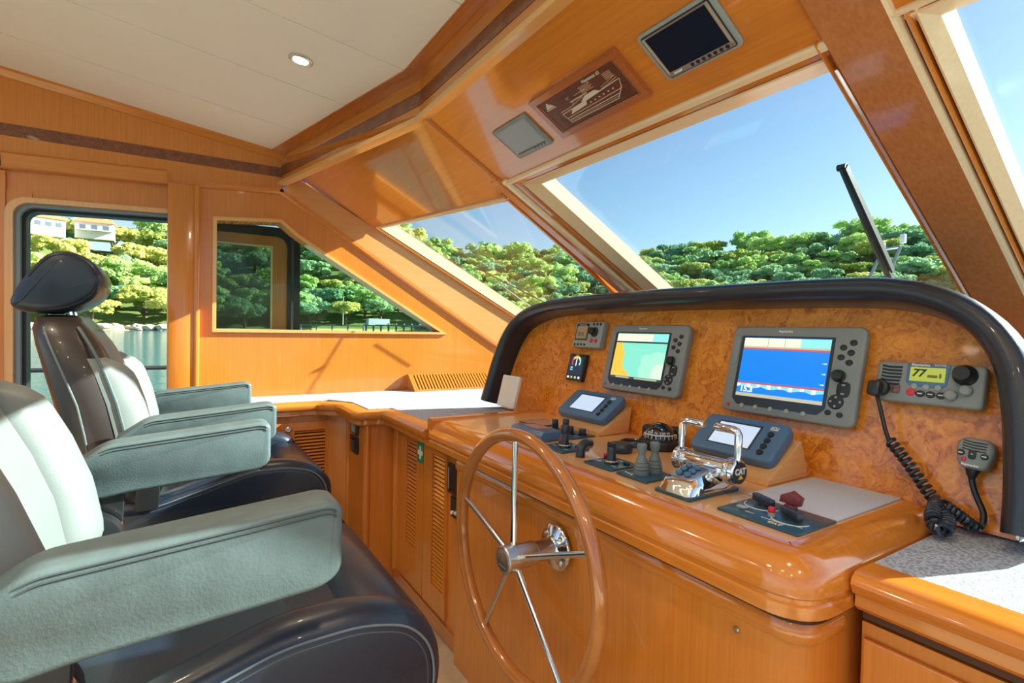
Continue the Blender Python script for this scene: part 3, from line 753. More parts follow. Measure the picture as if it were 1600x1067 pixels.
def plotter(name, label, corners, mode):
    d = .032
    M, W, H = fdev(corners, d)
    t = thing(name, label, 'chartplotter', M, None)
    m = MB(); m.poly(rect(W-.012, H-.012), .0005, .016, rv=.02); m.poly(rect(W, H), .012, d, r=.006, seg=3, rv=.022); m.build('housing', P_G, t)
    X = lambda u: (u-.5)*W
    Y = lambda v: (.5-v)*H
    sx0, sx1, sy0, sy1 = X(.105), X(.790), Y(.885), Y(.135)
    m = MB(); m.poly([(sx0-.006, sy0+.01), (sx0+.012, sy0-.008), (sx1-.012, sy0-.008), (sx1+.006, sy0+.01), (sx1+.006, sy1+.005), (sx0-.006, sy1+.005)], d-.002, d+.0012, rv=.004); m.build('screen_surround', P_B, t)
    lx0, lx1, ly1, ly0 = sx0+.004, sx1-.002, sy1, Y(.815)
    w_, h_ = lx1-lx0, ly1-ly0
    pt = lambda a, b: (lx0+a*w_, ly0+b*h_)
    m = MB(); z0 = d+.0013
    def pg(pts, k, mi): m.poly([pt(*p) for p in pts], z0+.0001*k, z0+.0001*k+.0001, mi=mi)
    if mode == 'chart':
        mats = [SCR_W1, SCR_TOP, SCR_CY, SCR_OR, SCR_W2, SCR_W3, SCR_DK, SCR_BG]
        pg([(0, 0), (1, 0), (1, 1), (0, 1)], 0, 0)
        pg([(0, .83), (.72, .83), (.72, .985), (0, .985)], 1, 1); pg([(.72, .83), (1, .83), (1, .985), (.72, .985)], 1, 2)
        pg([(0, .79), (1, .79), (1, .825), (0, .825)], 1, 6)
        pg([(0, .05), (.42, .05), (.36, .10), (.30, .17), (.24, .22), (.21, .32), (.20, .42), (.215, .52), (.18, .60), (.16, .68), (.145, .79), (0, .79)], 1, 3)
        pg([(.58, .05), (1, .05), (1, .62), (.92, .60), (.86, .63), (.72, .55), (.62, .54), (.56, .46), (.58, .34), (.54, .22)], 1, 4)
        pg([(.80, .07), (1, .05), (1, .36), (.92, .38), (.84, .33), (.80, .22)], 2, 5)
        pg([(.30, .66), (.52, .63), (.70, .65), (.70, .657), (.52, .64), (.30, .67)], 2, 4)
        pg([(0, 0), (1, 0), (1, .05), (0, .05)], 2, 6); pg([(.12, .012), (.40, .012), (.40, .04), (.12, .04)], 3, 7); pg([(.5, .012), (.93, .012), (.93, .04), (.5, .04)], 3, 7)
    else:
        mats = [SCR_BL, SCR_TOP, SCR_CY, SCR_RD, SCR_TQ, SCR_BG, SCR_DK, SCR_WH]
        pg([(0, 0), (1, 0), (1, 1), (0, 1)], 0, 0)
        pg([(0, .85), (.68, .85), (.68, .99), (0, .99)], 1, 1); pg([(.68, .85), (1, .85), (1, .99), (.68, .99)], 1, 2)
        for a in (.30, .50): pg([(a, .85), (a+.004, .85), (a+.004, .99), (a, .99)], 2, 6)
        pg([(0, .822), (1, .822), (1, .85), (0, .85)], 1, 5); pg([(0, .80), (1, .80), (1, .822), (0, .822)], 1, 3)
        pg([(0, .215), (1, .215), (1, .24), (0, .24)], 1, 3)
        random.seed(3)
        top = [(i/24, .212) for i in range(25)]; low = [(i/24, .150+.014*sin(i*1.1)+.010*random.random()) for i in range(25)]
        for i in range(24): pg([low[i], low[i+1], top[i+1], top[i]], 1, 4 if i % 3 else 7)
        pg([(0, 0), (1, 0), (1, .055), (0, .055)], 2, 5)
        for i in range(3): pg([(.93+.015*(i % 2), .30+.16*i), (.985, .29+.16*i), (.985, .31+.16*i)], 2, 7)
    scr = m.build('screen', mats, t, smooth=0)
    if mode != 'chart': text('15.3', h_*.135, SCR_WH, t, T(*pt(.125, .118), z0+.0006), 'depth_reading', bold=.0006)
    text('Raymarine', H*.036, PRINT, t, T(X(.44), Y(.058), d+.0003), 'maker_name', bold=.0003)
    m = MB(); m.poly([(X(.012), Y(.12)), (X(.07), Y(.12)), (X(.078), Y(.15)), (X(.078), Y(.42)), (X(.06), Y(.46)), (X(.012), Y(.46))], d-.001, d+.002, r=.0008, rv=.004); m.build('card_door', P_G, t)
    for u, v in ((.925, .165), (.865, .215), (.918, .265), (.858, .315), (.915, .365)): btn(t, X(u), Y(v), d-.001, H*.032, P_K, sx=1.1)
    m = MB(); m.lathe([(.0155, 0), (.0155, .005), (.0135, .007), (.0128, .018), (.010, .021)], 20); m.build('rotary_knob', P_K, t, mw=T(X(.865), Y(.505), d-.001))
    m = MB(); m.poly(rect(.030, .038), 0, .004, r=.001, rv=.013); m.build('rocker_button', P_K, t, mw=T(X(.905), Y(.635), d-.001))
    for dy in (-.011, .011): rowlabel(t, X(.905), Y(.635)+dy, d+.003, .008, .004, P_GL)
    o = btn(t, X(.868), Y(.762), d-.001, .019, P_K, name='cursor_pad', n=24)
    for a in range(4): rowlabel(t, X(.868)+.011*cos(a*pi/2), Y(.762)+.011*sin(a*pi/2), d+.003, .005, .005, P_GL)
    for u, v in ((.828, .875), (.905, .885)): btn(t, X(u), Y(v), d-.001, H*.028, P_K, sx=1.1)
    for u in (.185, .30, .42, .545, .665): btn(t, X(u), Y(.925), d-.001, H*.028, P_GM)
    btn(t, X(.065), Y(.93), d-.001, H*.022, RED, name='power_light')
    return t
plotter('chartplotter', 'grey chartplotter showing an orange and turquoise sea chart', [(959, 506), (1078, 509), (1057.5, 625), (937, 604)], 'chart')
plotter('sonar_display', 'larger looking grey display showing a blue depth sounder picture with 15.3', [(1149, 509), (1356, 511), (1334, 671), (1125, 638)], 'sonar')

# autopilot control head
M, W, H = fdev([(902, 502.5), (944, 503), (936, 544), (893, 541)], .030)
t = thing('autopilot_control', 'small grey autopilot control with orange screen, knob and two red buttons', 'autopilot', M)
m = MB(); m.poly(rect(W, H), .0005, .030, r=.004, rv=.006); m.build('housing', P_GL, t)
m = MB(); m.poly(rect(W*.46, H*.66), .029, .0312, r=.0006, rv=.004, M=T(-W*.22, H*.10, 0)); m.build('surround', P_K, t)
m = MB(); m.box((-W*.22, H*.08, .0316), (W*.38, H*.50, .0008)); m.build('screen', LCD_O, t, smooth=0)
text('Raymarine', .010, PRINT, t, T(-W*.22, H*.38, .0313), 'maker_name')
text('015', H*.22, PRINTD, t, T(-W*.23, 0, .0322), 'heading_reading')
m = MB(); m.lathe([(.020, 0), (.019, .006), (.015, .008), (.014, .024), (.010, .027)], 20); m.build('course_knob', P_K, t, mw=T(W*.24, H*.10, .030))
for x in (.18, .34): btn(t, W*x, -H*.24, .029, .009, RED)
for i in range(4): btn(t, W*(-.40+.12*i), -H*.40, .029, .005, P_K)
for i in range(3): btn(t, W*(.16+.12*i), H*.40, .029, .006, P_K)
# engine gauge with round dial picture
M, W, H = fdev([(892, 552.5), (917, 553), (907, 596), (882, 592.5)], .020)
t = thing('engine_gauge', 'small black digital gauge with green and red dial below the autopilot', 'gauge', M)
m = MB(); m.poly(rect(W, H), .0005, .020, r=.003, rv=.006); m.build('housing', P_K, t)
m = MB(); m.box((0, H*.06, .0202), (W*.84, H*.66, .0008)); m.build('screen', emis('gauge_blue', (.02, .04, .08), .7), t, smooth=0)
for i in range(14):
    a = pi*(1.15-1.3*i/13)
    m = MB(); m.box((W*.24*cos(a), H*.20+W*.24*sin(a)*.8, .0209), (.006, .010, .0006)); m.build('dial_mark', (SCR_RD, SCR_OR, SCR_W2)[0 if i < 4 else 1 if i < 9 else 2], t, smooth=0)
m = MB(); m.box((0, H*.20, .0210), (.004, W*.34, .0008)); m.build('pointer', SCR_WH, t, smooth=0)
for x, y in ((-.22, -.02), (-.22, -.10)): rowlabel(t, W*x, H*y, .0208, W*.14, .005, SCR_CY)
for i, mt in enumerate((SCR_WH, SCR_BG, SCR_CY, SCR_WH)): btn(t, W*(-.33+.22*i), -H*.38, .0195, .005, mt)
text('CAT', .011, PRINT, t, T(0, H*.44, .0203), 'maker_name')
# VHF radio
d = .040
M, W, H = fdev([(1372.5, 563.6), (1541.5, 571), (1536.6, 642), (1364.4, 622.9)], d)
t = thing('radio', 'grey marine radio with green screen reading 77 at the right of the panel', 'radio', M)
X = lambda u: (u-.5)*W
Y = lambda v: (.5-v)*H
m = MB(); m.poly(rect(W-.01, H-.01), .0005, .02, rv=.01); m.poly(rect(W, H), .014, d, r=.006, seg=3, rv=.012); m.build('housing', P_G, t)
for i in range(6):
    m = MB(); m.tube([(X(.055), Y(.12+.085*i), d+.0005), (X(.13), Y(.145+.085*i), d+.0005), (X(.255-.01*(i > 3)), Y(.14+.085*i), d+.0005)], .0022, 6); m.build('speaker_slot', P_K, t)
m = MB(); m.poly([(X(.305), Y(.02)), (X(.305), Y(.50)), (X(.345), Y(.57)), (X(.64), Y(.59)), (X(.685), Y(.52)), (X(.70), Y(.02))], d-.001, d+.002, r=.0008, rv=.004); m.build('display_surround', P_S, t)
m = MB(); m.box((X(.50), Y(.29), d+.0024), (W*.325, H*.34, .0008)); m.build('screen', LCD_G, t, smooth=0)
text('77', H*.26, PRINTD, t, T(X(.415), Y(.27), d+.003), 'channel_reading', shear=.2, bold=.0006)
rowlabel(t, X(.55), Y(.33), d+.003, W*.09, .006, plain('lcd_dark', (.16, .18, .02), .5)); rowlabel(t, X(.62), Y(.31), d+.003, W*.02, .010, plain('lcd_dark2', (.16, .18, .02), .5))
text('Raymarine', .0078, PRINT, t, T(X(.43), Y(.065), d+.0022), 'maker_name', bold=.0002); text('RAY240', .006, PRINT, t, T(X(.61), Y(.055), d+.0022), 'model_name')
m = MB(); m.lathe([(.0215, 0), (.021, .007), (.018, .010), (.017, .022), (.014, .026)], 24); m.build('channel_knob', P_K, t, mw=T(X(.83), Y(.245), d-.001))
for u, v in ((.735, .735), (.855, .60)):
    m = MB(); m.lathe([(.0115, 0), (.011, .011), (.008, .014)], 18); m.build('small_knob', P_G, t, mw=T(X(u), Y(v), d-.001))
m = MB(); m.poly(rect(W*.085, H*.20), d-.001, d+.003, r=.001, rv=.002, M=T(X(.215), Y(.70), 0)); m.build('distress_cover', plain('smoked_red', (.16, .06, .05), .2, coat=.5), t)
btn(t, X(.365), Y(.735), d-.001, .0085, RED)
for u in (.455, .55, .645): btn(t, X(u), Y(.755+.02*(u-.455)), d-.001, .0078, P_K, sx=1.15); rowlabel(t, X(u), Y(.755), d+.0032, .009, .0022)
for u in (.39, .50, .61): btn(t, X(u), Y(.59), d-.001, .0068, P_GL)
m = MB(); m.cyl((0, 0, 0), (0, 0, .018), .018, n=16, bev=.003); m.box((-.004, -.006, .024), (.026, .034, .026), r=.006); m.build('microphone_plug', P_K, t, mw=T(X(.075), Y(.70), d-.001))
# hand microphone hung on the panel, with its coiled lead
mc = fl(1522, 708, .035)
t = thing('hand_microphone', 'grey fist microphone with black buttons hanging at the lower right of the panel', 'microphone', MF @ T(mc.x, mc.y, 0) @ Matrix.Rotation(radians(-3), 4, 'Z'))
k = (fl(1556, 700, .035)-fl(1491, 700, .035)).length/2
ko = [(-k*.92, k*.50), (-k*.62, k*.92), (k*.62, k*.92), (k*.98, k*.50), (k*.86, -k*.50), (k*.66, -k*1.0), (-k*.56, -k*1.0), (-k*.82, -k*.40)]
m = MB(); m.poly(ko, .006, .040, r=.008, seg=3, rv=k*.28); m.build('shell', P_G, t)
for i in range(4):
    m = MB(); m.tube([(-k*.56, k*(.70-.17*i), .0405), (0, k*(.64-.17*i), .0415), (k*.60, k*(.66-.17*i), .0405)], k*.032, 6); m.build('speaker_slot', P_K, t)
for x in (-.58, .56): btn(t, x*k, -k*.12+(.02 if x < 0 else -.0)*k, .039, k*.20, P_K); rowlabel(t, x*k, -k*.12, .0432, k*.22, k*.07)
m = MB(); m.poly(rect(k*.36, k*.56), 0, .005, r=.001, rv=k*.17); m.build('rocker_button', P_K, t, mw=T(-.02*k, -k*.12, .039)); rowlabel(t, -.02*k, -k*.10, .0442, k*.12, k*.05)
btn(t, -k*.40, -k*.48, .039, k*.14, RED)
text('Raymarine', k*.20, PRINT, t, T(-k*.05, -k*.78, .0402), 'maker_name', bold=.0003)
m = MB(); m.box((0, 0, .004), (k*.7, k*.9, .0075), r=.002); m.build('hanger', P_K, t)
m = MB(); m.tube([(0, -k*.98, .024), (0, -k*1.25, .024), (k*.02, -k*1.65, .022)], [k*.40, k*.30, k*.14], 12); m.build('strain_relief', P_K, t)
# lead: plain - coiled - loop on the carpet - coiled - plain
jack = MF @ T(*(lambda q: (q.x, q.y, d+.016))(fl(1370, 603, d)))
A = fas(1374, 618, .045); B1 = fas(1386, 686, .035); B2 = fas(1404, 690, .04); C1 = fas(1466, 785, .045)
D1 = fas(1478, 812, .09); D1.z = 1.095
E1 = at_z(1474, 826, 1.085)
path = [A, A.lerp(B1, .5)+V(0, -.004, 0), B1]
ld = tag(bpy.data.objects.new('coiled_lead', None), 'black coiled microphone lead looping onto the carpeted counter', 'cable')
COL.objects.link(ld); ld.location = V(-.40, 1.25, 1.07); OL = loc(ld.location)
def smooth_path(pts, n=10):
    out = []
    for i in range(len(pts)-1):
        p0 = pts[max(0, i-1)]; p1 = pts[i]; p2 = pts[i+1]; p3 = pts[min(len(pts)-1, i+2)]
        for j in range(n):
            q = j/n
            out.append(.5*((2*p1)+(p2-p0)*q+(2*p0-5*p1+4*p2-p3)*q*q+(3*p1-p0-3*p2+p3)*q**3))
    out.append(pts[-1]); return out
def coil(pts, rad, pitch, wire):
    pts = smooth_path(pts, 14); L = [0]
    for a, b in zip(pts, pts[1:]): L.append(L[-1]+(b-a).length)
    out = []; n = int(L[-1]/pitch*9); x = None; j = 0
    for i in range(n+1):
        s = L[-1]*i/n
        while j < len(L)-2 and L[j+1] < s: j += 1
        q = (s-L[j])/max(1e-9, L[j+1]-L[j]); p = pts[j].lerp(pts[j+1], q); dd = (pts[j+1]-pts[j]).normalized()
        if x is None: x = dd.orthogonal().normalized()
        x = (x-dd*x.dot(dd)).normalized(); y = dd.cross(x); a = 2*pi*s/pitch
        out.append(p+(x*cos(a)+y*sin(a))*rad)
    return out
plug = MF @ Vector((fl(1372, 611, .04).x, fl(1372, 611, .04).y, .052))
m = MB(); m.tube(smooth_path([plug, fas(1376, 640, .05), fas(1383, 670, .04), fas(1389, 688, .035)]), .0045, 8, M=OL); m.build('straight_wire', P_K, ld)
e1 = [fas(1391, 689, .030), fas(1420, 725, .032), fas(1448, 765, .034), fas(1463, 786, .04), fas(1466, 796, .06)]
lp = [fas(1463, 786, .04), at_z(1457, 806, 1.105), at_z(1462, 822, 1.092), at_z(1474, 829, 1.090), at_z(1480, 815, 1.096), at_z(1472, 796, 1.110), fas(1478, 790, .06), fas(1500, 806, .045), fas(1518, 820, .03), fas(1527, 826, .022)]
m = MB(); m.tube(coil(e1, .0095, .0125, 0), .0042, 6, M=OL); m.tube(coil(lp[:7], .0105, .0105, 0), .0042, 6, M=OL); m.tube(coil(lp[6:], .0085, .0085, 0), .0040, 6, M=OL); m.build('coil', P_B, ld)
me_ = (MF @ T(mc.x, mc.y, 0) @ Matrix.Rotation(radians(-3), 4, 'Z')) @ V(k*.02, -k*1.62, .022)
m = MB(); m.tube(smooth_path([fas(1527, 826, .022), fas(1535, 820, .03), fas(1537, 803, .025), fas(1530, 785, .022), fas(1523, 768, .022), me_]), .0055, 8, M=OL); m.build('straight_wire', P_K, ld)
# white card propped at the left end of the panel
M, W, H = fdev([(791, 587), (816, 591), (797, 636), (771, 630)], .118)
t = thing('white_card', 'small white plastic box standing at the left end of the burl panel', 'card', M @ T(0, -.0, 0))
m = MB(); m.poly(rect(W, H), .100, .118, r=.004, rv=.008); m.build('shell', WHITE, t)
m = MB(); m.poly(rect(W*.9, H*.92), .118, .1192, r=.0005, rv=.006); m.build('lid', plain('lid_white', (.74, .74, .70), .35), t)

# ================================================================== THINGS ON THE CONSOLE TOP
def top(x, y, rz=0.0): return T(x, y, HZ+.0004) @ Matrix.Rotation(rz, 4, 'Z')
def engine_display(name, label, x, y, z, W, H, tilt, bl):
    """tilted display in its wooden wedge; x,y,z = lower left corner of the face"""
    e = V(0, cos(tilt), sin(tilt)); n = V(0, -sin(tilt), cos(tilt))
    t = thing(name, label, 'display', frame(V(x, y, z)+EX*W/2+e*H/2, EX, e, n))
    X = lambda u: (u-.5)*W
    Y = lambda v: (.5-v)*H
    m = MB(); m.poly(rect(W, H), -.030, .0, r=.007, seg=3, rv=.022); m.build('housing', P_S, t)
    m = MB(); m.poly([(X(.20), Y(.80)), (X(.72), Y(.80)), (X(.72), Y(.17)), (X(.20), Y(.17))], -.002, .0012); m.build('screen_surround', P_B, t, smooth=0)
    m = MB(); m.box((X(.46), Y(.50), .0016), (W*.48, H*.56, .001)); m.build('screen', LCD_W, t, smooth=0)
    for i in range(4): btn(t, X(.845), Y(.34+.155*i), -.001, .0085, P_K, h=.006)
    rowlabel(t, X(.845), Y(.17), 0, W*.085, H*.085, PRINT, 'badge'); text('CAT', H*.075, PRINTD, t, T(X(.845), Y(.17), .0007), 'maker_name')
    # wedge plinth under it
    inv = t.matrix_world.inverted()
    yb0 = y-.020; zb = HZ+.0006; yf = y+cos(tilt)*H+.012
    pr = [(yb0, zb), (min(yf+.055, 1.322), zb), (yf+.010, z+sin(tilt)*H-.040), (yb0+.010, z-.035), (yb0, z-.037)]
    Mp = inv @ frame(V(0, 0, 0), EY, EZ, EX)
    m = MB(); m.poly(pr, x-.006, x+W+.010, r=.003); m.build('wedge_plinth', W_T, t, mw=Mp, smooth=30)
    return t
engine_display('engine_display', 'sky-tinted black engine display in a wooden wedge below the sea chart screen', -1.575, 1.203, 1.150, .258, .134, radians(36), 0)
engine_display('engine_display', 'sky-tinted black engine display in a wooden wedge behind the chrome throttle levers', -.935, 1.166, 1.150, .236, .127, radians(40), 1)

# grey mat on the right end of the console
t = tag(MB().poly([(-.676, 1.047), (-.490, 1.047), (-.490, 1.318), (-.676, 1.318)], HZ+.0004, HZ+.004, r=.001, rv=.004).build('mat', MAT_G, smooth=30), 'grey rectangular mat on the right end of the console top', 'mat')

# engine switch panel with rocker levers
t = thing('engine_switchboard', 'sky-tinted dark switch panel with two levers, red guard and red button at the console corner', 'switch panel', top(-.569, .973))
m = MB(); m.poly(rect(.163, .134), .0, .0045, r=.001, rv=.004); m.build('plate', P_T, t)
def lever(t, x, y, rz, name='lever'):
    m = MB(); m.cyl((0, 0, .004), (0, 0, .010), .011, n=14); m.poly([(-.026, -.006), (.026, -.006), (.026, .006), (-.026, .006)], .009, .024, r=.002); m.build(name, P_B, t, mw=T(x, y, 0) @ Matrix.Rotation(rz, 4, 'Z'))
lever(t, -.040, .026, radians(-20)); lever(t, .035, -.004, radians(-28))
for x, y in ((-.040, .022), (.035, -.008)):
    m = MB(); m.tube([(x+.034*cos(a), y+.030*sin(a), .0048) for a in [pi*(1.0+1.0*i/12) for i in range(13)]], .0010, 6); m.build('scale_arc', PRINT, t)
m = MB(); m.cyl((0, 0, .004), (0, 0, .012), .007, n=14); m.cyl((0, 0, .010), (0, 0, .022), .0065, n=14, bev=.002, mi=1); m.build('push_button', [P_GL, RED], t, mw=T(.004, -.018, 0))
m = MB(); m.box((0, 0, .012), (.016, .028, .016), r=.003); m.poly([(-.020, 0), (.020, 0), (.024, .016), (.004, .026), (-.018, .014)], -.009, .009, r=.004, M=T(0, .0, .020) @ Matrix.Rotation(pi/2, 4, 'X')); m.build('switch_guard', REDD, t, mw=T(.008, .040, 0))
for x, y, wd in ((-.058, -.012, .022), (-.058, -.018, .022), (-.058, -.024, .018), (-.046, .058, .018), (-.018, .060, .008), (.062, -.030, .014), (.030, .030, .012)): rowlabel(t, x, y, .0045, wd, .0022)
text('CAT', .013, PRINT, t, T(.030, -.052, .0048), 'maker_name', bold=.0004); m = MB(); m.poly([(-.006, 0), (.006, 0), (0, .007)], 0, .0004); m.build('badge', YEL, t, mw=T(.030, -.056, .0051), smooth=0)
text('ENGINE CONTROL', .0055, PRINT, t, T(.020, -.040, .0047), 'legend')
text('START', .006, PRINT, t, T(-.030, -.036, .0047), 'legend'); text('STOP', .006, PRINT, t, T(.018, -.036, .0047), 'legend')

# chrome twin-lever throttle
t = thing('throttle_control', 'polished chrome twin-lever throttle with a keypad in the middle of the console', 'throttle', top(-.752, .976))
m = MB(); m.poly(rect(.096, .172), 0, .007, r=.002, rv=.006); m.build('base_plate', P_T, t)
m = MB()
m.loft([[V(-w, y, .007), V(-w*.98, y+sh, .007+h*.55), V(-w*.78, y+sh, .007+h), V(w*.78, y+sh, .007+h), V(w*.98, y+sh, .007+h*.55), V(w, y, .007)] for y, sh, w, h in ((-.082, .010, .036, .016), (-.070, .004, .042, .026), (-.03, 0, .044, .036), (.01, 0, .045, .046), (.04, 0, .045, .058), (.060, 0, .044, .052), (.074, -.004, .040, .030))])
m.build('body', CHROME, t, smooth=50)
kpM = T(0, -.026, .0425) @ Matrix.Rotation(radians(15), 4, 'X')
m = MB(); m.poly(rect(.062, .066), .0, .004, r=.0012, rv=.014); m.build('keypad', ENAM, t, mw=kpM)
for i in range(2):
    for j in range(3):
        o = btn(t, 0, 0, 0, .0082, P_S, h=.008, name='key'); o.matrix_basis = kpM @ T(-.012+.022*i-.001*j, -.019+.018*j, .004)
BZ, BY = .052, .040
m = MB(); m.cyl((-.062, BY, BZ), (.058, BY, BZ), .0215, n=28, bev=.003); m.build('cross_barrel', CHROME, t)
m = MB(); m.cyl((-.069, BY, BZ), (-.060, BY, BZ), .026, n=28, bev=.003); m.build('end_ring', STEEL, t)
m = MB(); m.cyl((.050, BY, BZ), (.062, BY, BZ), .029, n=28, bev=.003); m.build('end_ring', STEEL, t)
for sx, top_dx in ((-1, 1), (1, -1)):
    xb = -.080 if sx < 0 else .070
    m = MB()
    m.lathe([(.024, -.007), (.0285, -.004), (.0285, .004), (.024, .007)], 24, M=T(xb, BY, BZ) @ Matrix.Rotation(pi/2, 4, 'Y'))
    a = V(xb, BY, BZ); b = V(xb, BY+.004, .132)
    m.tube([a+V(0, 0, .012), a.lerp(b, .5), b, b+V(top_dx*.005, .001, .007), b+V(top_dx*.014, .002, .0095), b+V(top_dx*.056, .002, .0095), b+V(top_dx*.061, .002, .0095)], [.0060, .0080, .0085, .0088, .009, .0095, .0065], 14)
    m.build('lever', CHROME, t)
m = MB(); m.cyl((.0765, BY, BZ), (.0785, BY, BZ), .0235, n=28); m.build('badge', P_K, t)
text('CAT', .0185, WHITE, t, frame(V(.0788, BY, BZ+.003), EY, EZ, EX), 'maker_name', bold=.0008)
m = MB(); m.poly([(-.009, 0), (.009, 0), (0, .010)], 0, .0004); m.build('badge_triangle', YEL, t, mw=frame(V(.0790, BY+.001, BZ-.013), EY, EZ, EX), smooth=0)

# twin grey joysticks
t = thing('joystick_panel', 'dark panel with two ribbed grey joysticks left of the chrome throttle', 'joystick', top(-.892, .962))
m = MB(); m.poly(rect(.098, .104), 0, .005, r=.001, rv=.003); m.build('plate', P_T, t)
for x, y in ((-.006, -.008), (-.004, .036)):
    m = MB(); m.lathe([(.019, .004), (.019, .014), (.017, .015), (.0185, .017), (.0185, .021), (.016, .023), (.0172, .025), (.0165, .030), (.014, .032), (.015, .034), (.0135, .040), (.0085, .050), (.0085, .054), (.0125, .066), (.0125, .076), (.010, .079)], 20)
    m.build('joystick', P_J, t, mw=T(x, y, 0))
for i in range(3): rowlabel(t, -.036+.012*i, -.030-.003*i, .005, .006, .006)

def thruster(name, label, x, y, big):
    t = thing(name, label, 'control panel', top(x, y))
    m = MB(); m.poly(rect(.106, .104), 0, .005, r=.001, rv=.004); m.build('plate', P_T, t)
    m = MB(); m.lathe([(.019, .004), (.019, .010), (.016, .013), (.013, .014), (.012, .018), (.0125, .045), (.010, .049)], 20); m.poly([(-.012, -.004), (.012, -.004), (.012, .004), (-.012, .004)], .044, .060, r=.002); m.build('lever', P_B, t, mw=T(.004, -.004, 0))
    m = MB(); m.lathe([(.0185, .0105), (.0195, .012), (.0175, .0145)], 20, caps=False); m.build('collar', STEEL, t, mw=T(.004, -.004, 0))
    m = MB(); m.cyl((0, 0, .004), (0, 0, .014), .006, n=12); m.cyl((0, 0, .014), (0, 0, .023), .0065, n=12, bev=.002, mi=1); m.build('push_button', [P_B, RED], t, mw=T(-.032, .010, 0))
    m = MB(); m.box((0, 0, .008), (.018, .008, .008), r=.002); m.build('toggle', P_B, t, mw=T(.036, .020, 0))
    for dx, dy in ((-.034, -.014), (.03, -.02), (.0, .036)): rowlabel(t, dx, dy, .005, .016, .0025)
    return t
thruster('thruster_control', 'square dark panel with red button and short lever left of the joysticks', -1.012, .962, 1)
t2 = thruster('thruster_control', 'square dark panel with red button and tall lever nearest the top of the ship wheel', -1.222, .972, 0)
m = MB(); m.cyl((0, 0, .045), (0, 0, .070), .0135, n=16, bev=.003); m.build('lever_cap', P_B, t2, mw=T(.004, -.004, 0))
# black elbow, cap, ring
t = tag(MB().tube([(-1.118, .945, HZ+.001), (-1.118, .945, HZ+.022), (-1.119, .952, HZ+.030), (-1.124, .966, HZ+.034), (-1.132, .990, HZ+.030)], .0135, 12).build('cable_elbow', P_B, smooth=50), 'small black elbow fitting on the console between the two square panels', 'fitting')
t = tag(MB().lathe([(.032, 0), (.034, .004), (.033, .020), (.028, .026)], 24).build('deck_cap', P_B, smooth=40), 'round black cap standing behind the short lever panel', 'cap'); t.location = (-1.110, 1.092, HZ+.0005)
t = thing('socket_ring', 'black ring shaped socket with open centre left of the compass', 'socket', top(-1.155, 1.178))
m = MB(); m.lathe([(.024, .002), (.024, .014), (.027, .018), (.033, .016), (.036, .010), (.036, 0), (.024, 0)], 28, caps=False); m.build('ring', P_B, t)
m = MB(); m.cyl((0, 0, .001), (0, 0, .005), .0235, n=24); m.build('recess', plain('socket_grey', (.10, .11, .12), .5), t)
# black console box with copper plate, and flat plate behind it
t = thing('control_box', 'low black sloping control box with an orange label left of the tall lever', 'control box', top(-1.405, .998))
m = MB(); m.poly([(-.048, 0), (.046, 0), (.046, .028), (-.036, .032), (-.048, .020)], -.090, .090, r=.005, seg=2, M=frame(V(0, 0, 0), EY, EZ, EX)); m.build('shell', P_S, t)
m = MB(); m.box((0, 0, 0), (.085, .050, .002)); m.build('label', plain('copper_label', (.55, .26, .16), .5), t, mw=T(-.01, .006, .0312) @ Matrix.Rotation(radians(-3), 4, 'X'), smooth=0)
t = thing('name_plate', 'flat bronze coloured plate with engraved pattern lying near the left rail of the console', 'plate', top(-1.592, 1.150))
m = MB(); m.poly(rect(.128, .118), 0, .004, r=.001, rv=.003); m.build('plate', plain('plate_edge', (.10, .05, .06), .35, metal=.3), t)
m = MB(); m.box((0, 0, .0043), (.108, .098, .0008)); m.build('engraving', burl('engraved', [(.30, .14, .08), (.50, .36, .26), (.58, .40, .22)], 30, .4, .2), t, smooth=0)
t = thing('knob_panel', 'dark panel with a row of black knobs in front of the left wooden wedge', 'control panel', top(-1.395, 1.118))
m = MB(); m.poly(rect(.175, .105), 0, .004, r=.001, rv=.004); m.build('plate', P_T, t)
for x, y, h in ((-.062, -.005, .040), (-.020, .010, .046), (.022, -.004, .030), (.062, .016, .026)):
    m = MB(); m.cyl((0, 0, .003), (0, 0, .008), .015, n=16); m.cyl((0, 0, .008), (0, 0, h), .0115, n=16, bev=.002); m.build('knob', P_B, t, mw=T(x, y, 0))
# magnetic compass
t = thing('compass', 'black dome compass with white graduated card left of the chrome throttle', 'compass', top(-1.095, 1.240) @ Matrix.Rotation(radians(28), 4, 'Z') @ Matrix.Scale(.82, 4))
m = MB(); m.lathe([(.078, 0), (.080, .006), (.078, .026), (.070, .034), (.062, .036)], 32); m.build('base', P_K, t)
m = MB(); m.lathe([(.060*cos(a), .034+.060*sin(a)) for a in [i/8*pi/2 for i in range(8)]]+[(.002, .094)], 28); m.build('dome', plain('compass_bowl', (.012, .016, .022), .08, coat=.6), t)
m = MB(); m.lathe([(.0608*cos(a), .034+.0608*sin(a)) for a in (.30, .37)], 32, caps=False); m.build('card_ring', PRINT, t)
for i in range(24):
    a = 2*pi*i/24
    m = MB(); m.box((.0606*cos(.20), 0, .034+.0606*sin(.20)), (.0016, .0022, .009 if i % 3 else .014)); m.build('graduation', PRINT, t, mw=Matrix.Rotation(a, 4, 'Z'), smooth=0)
for i, tx in enumerate(('E', '030', 'N', '330', 'W')):
    a = radians(-90-44+22*i)
    text(tx, .014, PRINT, t, Matrix.Rotation(a+pi/2, 4, 'Z') @ frame(V(0, -.0585, .062), EX, V(0, .55, .835), V(0, -.835, .55)), 'card_figure')
m = MB(); m.poly([(-.075, .02), (.075, .02), (.070, .060), (-.070, .060)], .02, .075, r=.01, seg=3); m.build('shade', P_K, t, mw=T(0, .008, 0))

